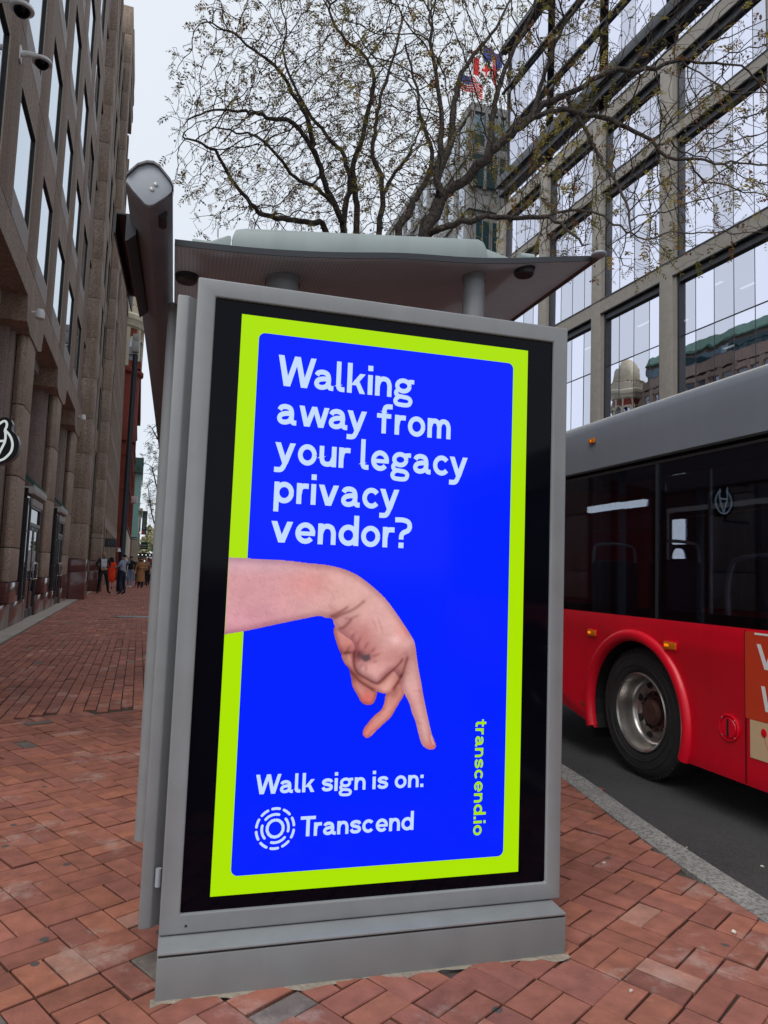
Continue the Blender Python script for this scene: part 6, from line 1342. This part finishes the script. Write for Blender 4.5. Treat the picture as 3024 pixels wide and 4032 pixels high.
# ------------------------------------------------------------------ people
SK = mat('skin', srgb(196, 148, 126), .6, 0, .06); SKD = mat('skin_darker', srgb(128, 92, 76), .6, 0, .06)
def cloth(n, c): return mat(n, srgb(*c), .85, 0, .18, 9)
def person(label, x, y, head, ht, skin, top, bottom, shoe, hair, pose, hair_style='short', extras=None, group='pedestrians on the brick pavement', front=None):
    t = thing('person', label, 'person', (x, y, .002), head, group); k = ht / 1.75
    J = dict(pel=(0, 0, .96), spi=(0, .0, 1.13), che=(0, -.01, 1.32), nec=(0, .0, 1.49), hea=(0, .012, 1.58), top=(0, .02, 1.69),
             shL=(-.17, 0, 1.42), shR=(.17, 0, 1.42), elL=(-.24, -.02, 1.15), elR=(.24, -.02, 1.15), wrL=(-.25, .05, .91), wrR=(.25, .05, .91), haL=(-.25, .08, .83), haR=(.25, .08, .83),
             hiL=(-.10, 0, .90), hiR=(.10, 0, .90), knL=(-.11, .02, .50), knR=(.11, .02, .50), anL=(-.11, -.02, .09), anR=(.11, -.02, .09), toL=(-.12, .15, .035), toR=(.12, .15, .035))
    J.update(pose)
    Rr = dict(pel=.145, spi=.135, che=.15, nec=.058, hea=.085, top=.080, shL=.07, shR=.07, elL=.05, elR=.05, wrL=.034, wrR=.034, haL=.036, haR=.036, hiL=.10, hiR=.10, knL=.068, knR=.068, anL=.045, anR=.045, toL=.036, toR=.036)
    E_ = [('pel', 'spi', 1), ('spi', 'che', 1), ('che', 'nec', 1), ('nec', 'hea', 0), ('hea', 'top', 0), ('che', 'shL', 1), ('shL', 'elL', 1), ('elL', 'wrL', 1), ('wrL', 'haL', 0), ('che', 'shR', 1), ('shR', 'elR', 1), ('elR', 'wrR', 1), ('wrR', 'haR', 0),
          ('pel', 'hiL', 2), ('hiL', 'knL', 2), ('knL', 'anL', 2), ('anL', 'toL', 3), ('pel', 'hiR', 2), ('hiR', 'knR', 2), ('knR', 'anR', 2), ('anR', 'toR', 3)]
    names = list(J); me = bpy.data.meshes.new('person_skeleton'); me.from_pydata([tuple(c * k for c in J[n]) for n in names], [(names.index(a), names.index(b)) for a, b, _ in E_], [])
    o = bpy.data.objects.new('body_tmp', me); C.objects.link(o)
    md = o.modifiers.new('skin', 'SKIN'); md.use_smooth_shade = True; md.branch_smoothing = .4
    for i, n in enumerate(names):
        s = me.skin_vertices[0].data[i]; r = Rr[n] * k; s.radius = (r * (1.15 if n in ('pel', 'spi', 'che') else 1), r * (.85 if n in ('pel', 'spi', 'che') else 1)); s.use_root = n == 'pel'
    sb_ = o.modifiers.new('sub', 'SUBSURF'); sb_.levels = 1; sb_.render_levels = 1
    dg = bpy.context.evaluated_depsgraph_get(); nm = bpy.data.meshes.new_from_object(o.evaluated_get(dg)); bpy.data.objects.remove(o); bpy.data.meshes.remove(me)
    nm.name = 'body'; nm.materials.clear()
    ms = [skin, top, bottom, shoe, front or top]
    for x_ in ms: nm.materials.append(x_)
    seg = [(np.array(J[a]) * k, np.array(J[b]) * k, c_) for a, b, c_ in E_]
    for p in nm.polygons:
        c_ = np.array(p.center); best = (1e9, 0)
        for a, b, mi in seg:
            d = b - a; tt = min(1, max(0, float((c_ - a) @ d) / float(d @ d + 1e-9))); dd = float(np.linalg.norm(c_ - a - d * tt))
            if dd < best[0] - 1e-6: best = (dd, mi)
        mi = best[1]
        if mi == 1 and front and c_[1] > .05 * k and abs(c_[0]) < .075 * k and c_[2] > .98 * k: mi = 4
        p.material_index = mi; p.use_smooth = True
    # face: nose and brow shaped from the head's own surface
    hc = np.array(J['hea']) * k
    for v in nm.vertices:
        d = np.array(v.co) - hc
        if d[1] > .05 * k and abs(d[0]) < .022 * k and -.01 * k < d[2] < .05 * k: v.co.y += .022 * k
    bo_ = bpy.data.objects.new('body', nm); C.objects.link(bo_); bo_.parent = t
    q = MB(); hx, hy, hz = hc
    for sx_ in (-1, 1): q.ell((hx + sx_ * .032 * k, hy + .080 * k, hz + .045 * k), (.011 * k, .008 * k, .007 * k), 8, 5)
    q.build('eyes', M['black'], t, smooth=60)
    q = MB()
    for sx_ in (-1, 1): q.ell((hx + sx_ * .088 * k, hy + .0 * k, hz + .03 * k), (.012 * k, .02 * k, .032 * k), 8, 5)
    q.build('ears', skin, t, smooth=60)
    for sd_, h_, w__ in ((-1, 'haL', 'wrL'), (1, 'haR', 'wrR')):          # fingers and thumb grow out of the palm
        hp = Vector(J[h_]) * k; dv = (Vector(J[h_]) - Vector(J[w__])); dv = dv.normalized(); sv = dv.cross(Vector((0, 1, .2))); sv = sv.normalized() if sv.length > .1 else Vector((1, 0, 0)); cv_ = sv.cross(dv)
        q = MB()
        for f_, ln in enumerate((.070, .080, .074, .058)):
            b0 = hp + sv * (.024 - .016 * f_) * k; q.tube([b0, b0 + (dv * ln * .6 + cv_ * .006) * k, b0 + (dv * ln + cv_ * .022) * k], [.0095 * k, .0085 * k, .006 * k], 6)
        b0 = hp + sv * .03 * k - dv * .02 * k; q.tube([b0, b0 + (sv * .025 + dv * .03) * k, b0 + (sv * .03 + dv * .055 + cv_ * .01) * k], [.011 * k, .010 * k, .007 * k], 6); q.build('fingers', skin, t, smooth=60)
    q = MB()
    if hair_style == 'short': q.ell((hx, hy - .012 * k, hz + .062 * k), (.098 * k, .105 * k, .085 * k), 14, 8)
    elif hair_style == 'long':
        q.ell((hx, hy - .018 * k, hz + .058 * k), (.102 * k, .105 * k, .088 * k), 14, 8); q.loft([[(hx + a * math.cos(u) * k, hy - .045 * k + b * math.sin(u) * k, hz + z * k) for u in np.linspace(0, 5.9, 12)] for a, b, z in ((.10, .07, .05), (.12, .075, -.05), (.135, .07, -.15), (.12, .05, -.24), (.07, .03, -.29))])
    elif hair_style == 'cap':
        q.ell((hx, hy - .004 * k, hz + .075 * k), (.102 * k, .112 * k, .078 * k), 14, 8); q.ell((hx, hy + .115 * k, hz + .062 * k), (.07 * k, .065 * k, .012 * k), 12, 5)
    elif hair_style == 'fringe':
        q.loft([[(hx + .092 * k * math.cos(u), hy - .01 * k + .10 * k * math.sin(u), hz + z * k) for u in np.linspace(3.3, 6.1, 10)] + [(hx + .080 * k * math.cos(u), hy - .01 * k + .085 * k * math.sin(u), hz + z * k) for u in np.linspace(6.1, 3.3, 10)] for z in (-.02, .06)])
    q.build('cap' if hair_style == 'cap' else 'hair', hair, t, smooth=60)
    if extras: extras(t, k, J)
    return t
def skirted(name, m_, rings, t, k, fold=.0):
    """a garment as one ring-lofted shell: rings of (z, rx, ry, cx, cy)"""
    q = MB(); R2 = []
    for z, rx, ry, cx, cy in rings: R2.append([((cx + rx * (1 + fold * math.sin(7 * u) * (1.45 - z)) * math.cos(u)) * k, (cy + ry * (1 + fold * math.sin(6 * u + 1) * (1.45 - z)) * math.sin(u)) * k, z * k) for u in np.linspace(0, 2 * math.pi, 28, endpoint=False)])
    q.loft(R2); return q.build(name, m_, t, smooth=60)
PI = math.pi
blackhair, brownhair, greyhair = cloth('black_hair', (26, 22, 22)), cloth('brown_hair', (84, 54, 38)), cloth('grey_hair', (140, 132, 126))
def x_man(t, k, J):
    skirted('jacket_skirt', M_jk, [(.80, .20, .14, 0, -.03), (.95, .19, .14, 0, -.025), (1.08, .175, .13, 0, -.03)], t, k)
    q = MB(); q.box(-.12 * k, .10 * k, .19 * k, .22 * k, .965 * k, 1.0 * k); q.build('paper', M['lgrey'], t)
    q = MB(); q.tube([(-.07 * k, .105 * k, 1.625 * k), (.07 * k, .105 * k, 1.625 * k)], .006 * k, 5); q.build('glasses', M['black'], t)
    q = MB(); q.ell((0, .055 * k, 1.535 * k), (.062 * k, .055 * k, .045 * k), 10, 6); q.build('beard', greyhair, t, smooth=60)
M_jk = cloth('dark_brown_jacket', (52, 46, 44))
person('balding man in dark jacket and pale shirt standing with hands together by the pier', -3.43, 32.67, PI + .25, 1.83, SK, M_jk, cloth('black_trousers', (24, 24, 30)), cloth('brown_shoes', (46, 30, 26)), greyhair,
       dict(elL=(-.27, -.02, 1.16), elR=(.27, -.02, 1.16), wrL=(-.10, .19, 1.03), wrR=(.10, .19, 1.03), haL=(-.03, .23, 1.01), haR=(.04, .23, 1.01), hiL=(-.10, 0, .9), knL=(-.17, .04, .5), anL=(-.24, 0, .09), toL=(-.32, .14, .035), knR=(.13, .05, .5), anR=(.17, .0, .09), toR=(.20, .17, .035)), 'fringe', x_man, front=cloth('pale_shirt', (206, 210, 224)))
def x_or(t, k, J):
    skirted('dress', cloth('orange_dress', (236, 58, 16)), [(.40, .20, .16, -.02, -.03), (.45, .24, .20, -.01, -.03), (.7, .23, .20, 0, -.02), (.95, .215, .18, 0, -.01), (1.12, .195, .15, 0, 0), (1.30, .215, .15, 0, 0), (1.42, .19, .12, 0, 0), (1.475, .09, .08, 0, 0)], t, k, .06)
od = cloth('orange_sleeve', (236, 58, 16))
person('woman with black bob in a long bright orange dress walking away', -3.71, 38.85, .15, 1.66, SK, od, SK, cloth('tan_shoes', (110, 70, 52)), blackhair, dict(elL=(-.25, .04, 1.18), wrL=(-.16, .14, 1.05), haL=(-.12, .2, 1.05), elR=(.26, .02, 1.16), wrR=(.24, .12, 1.0), haR=(.22, .18, .98), knL=(-.09, .1, .5), anL=(-.08, .12, .09), toL=(-.09, .27, .04), anR=(.09, -.12, .12), toR=(.10, .0, .035)), 'long', x_or)
def x_cap(t, k, J):
    q = MB(); q.ell((.0, J['hea'][1] * k + .10 * k, 1.665 * k), (.03 * k, .02 * k, .03 * k), 8, 6); q.build('cap_badge', M['white'], t, smooth=60)
person('man in navy cap and light grey shirt raising one arm beside his head', -2.61, 32.4, R_(62), 1.74, SK, cloth('light_grey_shirt', (158, 168, 190)), cloth('navy_trousers', (30, 38, 62)), cloth('black_shoes', (20, 22, 28)), cloth('navy_cap', (30, 36, 56)),
       dict(spi=(0, .03, 1.13), che=(0, .0, 1.32), elR=(.22, -.16, 1.36), wrR=(.12, -.15, 1.55), haR=(.10, -.11, 1.62), elL=(-.22, .10, 1.2), wrL=(-.16, .25, 1.16), haL=(-.12, .31, 1.17), knL=(-.11, .08, .5), anL=(-.12, -.02, .09), knR=(.11, .0, .5), anR=(.11, -.08, .09), toR=(.11, .10, .035)), 'cap', x_cap)
person('man in grey brown jacket and dark jeans half hidden behind the capped man', -3.5, 42.4, PI, 1.76, SKD, cloth('grey_brown_jacket', (84, 78, 74)), cloth('dark_jeans', (44, 54, 74)), M['white'], blackhair, dict(knL=(-.11, .12, .5), anL=(-.10, .16, .1), toL=(-.10, .32, .05), anR=(.11, -.16, .13), toR=(.11, -.02, .04)))
person('man in black hooded jacket, pale blue jeans and white trainers walking this way', -2.97, 41.7, PI - .1, 1.78, SK, cloth('black_jacket', (24, 26, 34)), cloth('pale_jeans', (128, 150, 182)), M['white'], blackhair, dict(elL=(-.27, .02, 1.16), wrL=(-.24, .16, .97), haL=(-.22, .22, .92), knL=(-.10, .14, .51), anL=(-.10, .22, .1), toL=(-.10, .37, .06), anR=(.10, -.14, .12), toR=(.10, .0, .035)))
person('figure in black between the pale jeans and the tan coat', -2.72, 44.6, PI, 1.74, SK, cloth('black_coat', (28, 26, 30)), cloth('black_slacks', (26, 26, 32)), cloth('grey_trainers', (88, 88, 92)), brownhair, dict(knR=(.1, .12, .5), anR=(.1, .18, .1), toR=(.1, .33, .05)))
def x_tan(t, k, J):
    skirted('coat', cloth('tan_coat', (168, 124, 82)), [(.38, .235, .19, .0, -.02), (.6, .22, .18, 0, -.015), (.9, .195, .165, 0, 0), (1.10, .165, .135, 0, 0), (1.14, .17, .14, 0, 0), (1.32, .21, .145, 0, 0), (1.43, .18, .11, 0, 0), (1.48, .085, .075, 0, .01)], t, k, .03)
    q = skirted('belt', cloth('tan_belt', (130, 92, 60)), [(1.07, .172, .142, 0, 0), (1.12, .172, .142, 0, 0)], t, k)
tc_ = cloth('tan_sleeve', (168, 124, 82))
person('woman with long brown hair in a long belted tan coat walking this way', -2.40, 41.3, PI + .1, 1.74, SK, tc_, cloth('dark_boot_legs', (44, 28, 26)), cloth('dark_brown_boots', (48, 26, 24)), brownhair, dict(elL=(-.26, .02, 1.17), wrL=(-.10, .20, 1.12), haL=(-.03, .23, 1.13), elR=(.27, .0, 1.15), wrR=(.28, .08, .94), haR=(.28, .11, .87), anL=(-.06, .12, .09), toL=(-.06, .27, .04), anR=(.10, -.14, .13), toR=(.10, .0, .035)), 'long', x_tan)
person('fair haired person half hidden behind the tan coated woman', -2.36, 45.2, PI, 1.76, SK, cloth('beige_top', (150, 120, 96)), cloth('dark_trousers', (36, 34, 40)), cloth('dark_shoes', (30, 26, 28)), cloth('fair_hair', (178, 150, 116)), {})
person('man in dark maroon jacket and black trousers walking away', -2.36, 47.6, .1, 1.80, SKD, cloth('maroon_jacket', (56, 24, 34)), cloth('black_trousers', (24, 22, 28)), cloth('black_shoes', (22, 20, 24)), blackhair, dict(knR=(.1, .14, .5), anR=(.12, .18, .09), toR=(.12, .33, .04), anL=(-.12, -.2, .14), toL=(-.12, -.06, .04)))
def x_nav(t, k, J):
    skirted('coat', cloth('navy_coat', (28, 34, 58)), [(.62, .22, .17, 0, 0), (.9, .21, .17, 0, 0), (1.12, .195, .15, 0, 0), (1.32, .215, .15, 0, 0), (1.43, .18, .11, 0, 0), (1.48, .085, .075, 0, .01)], t, k, .02)
    q = MB(); q.box(.24 * k, .34 * k, -.16 * k, .18 * k, .55 * k, .85 * k); q.tube([(.27 * k, -.1 * k, .85 * k), (.26 * k, 0, .98 * k), (.27 * k, .1 * k, .85 * k)], .012 * k, 6); q.build('shoulder_bag', M['black'], t, bevel=.02)
person('dark haired woman in a navy coat with a black bag at the kiosk edge', -1.71, 45.0, .0, 1.72, SK, cloth('navy_sleeve', (28, 34, 58)), cloth('black_tights', (26, 24, 30)), cloth('black_boots', (22, 20, 22)), blackhair, dict(anL=(-.10, -.1, .1), toL=(-.11, .06, .035)), 'long', x_nav)
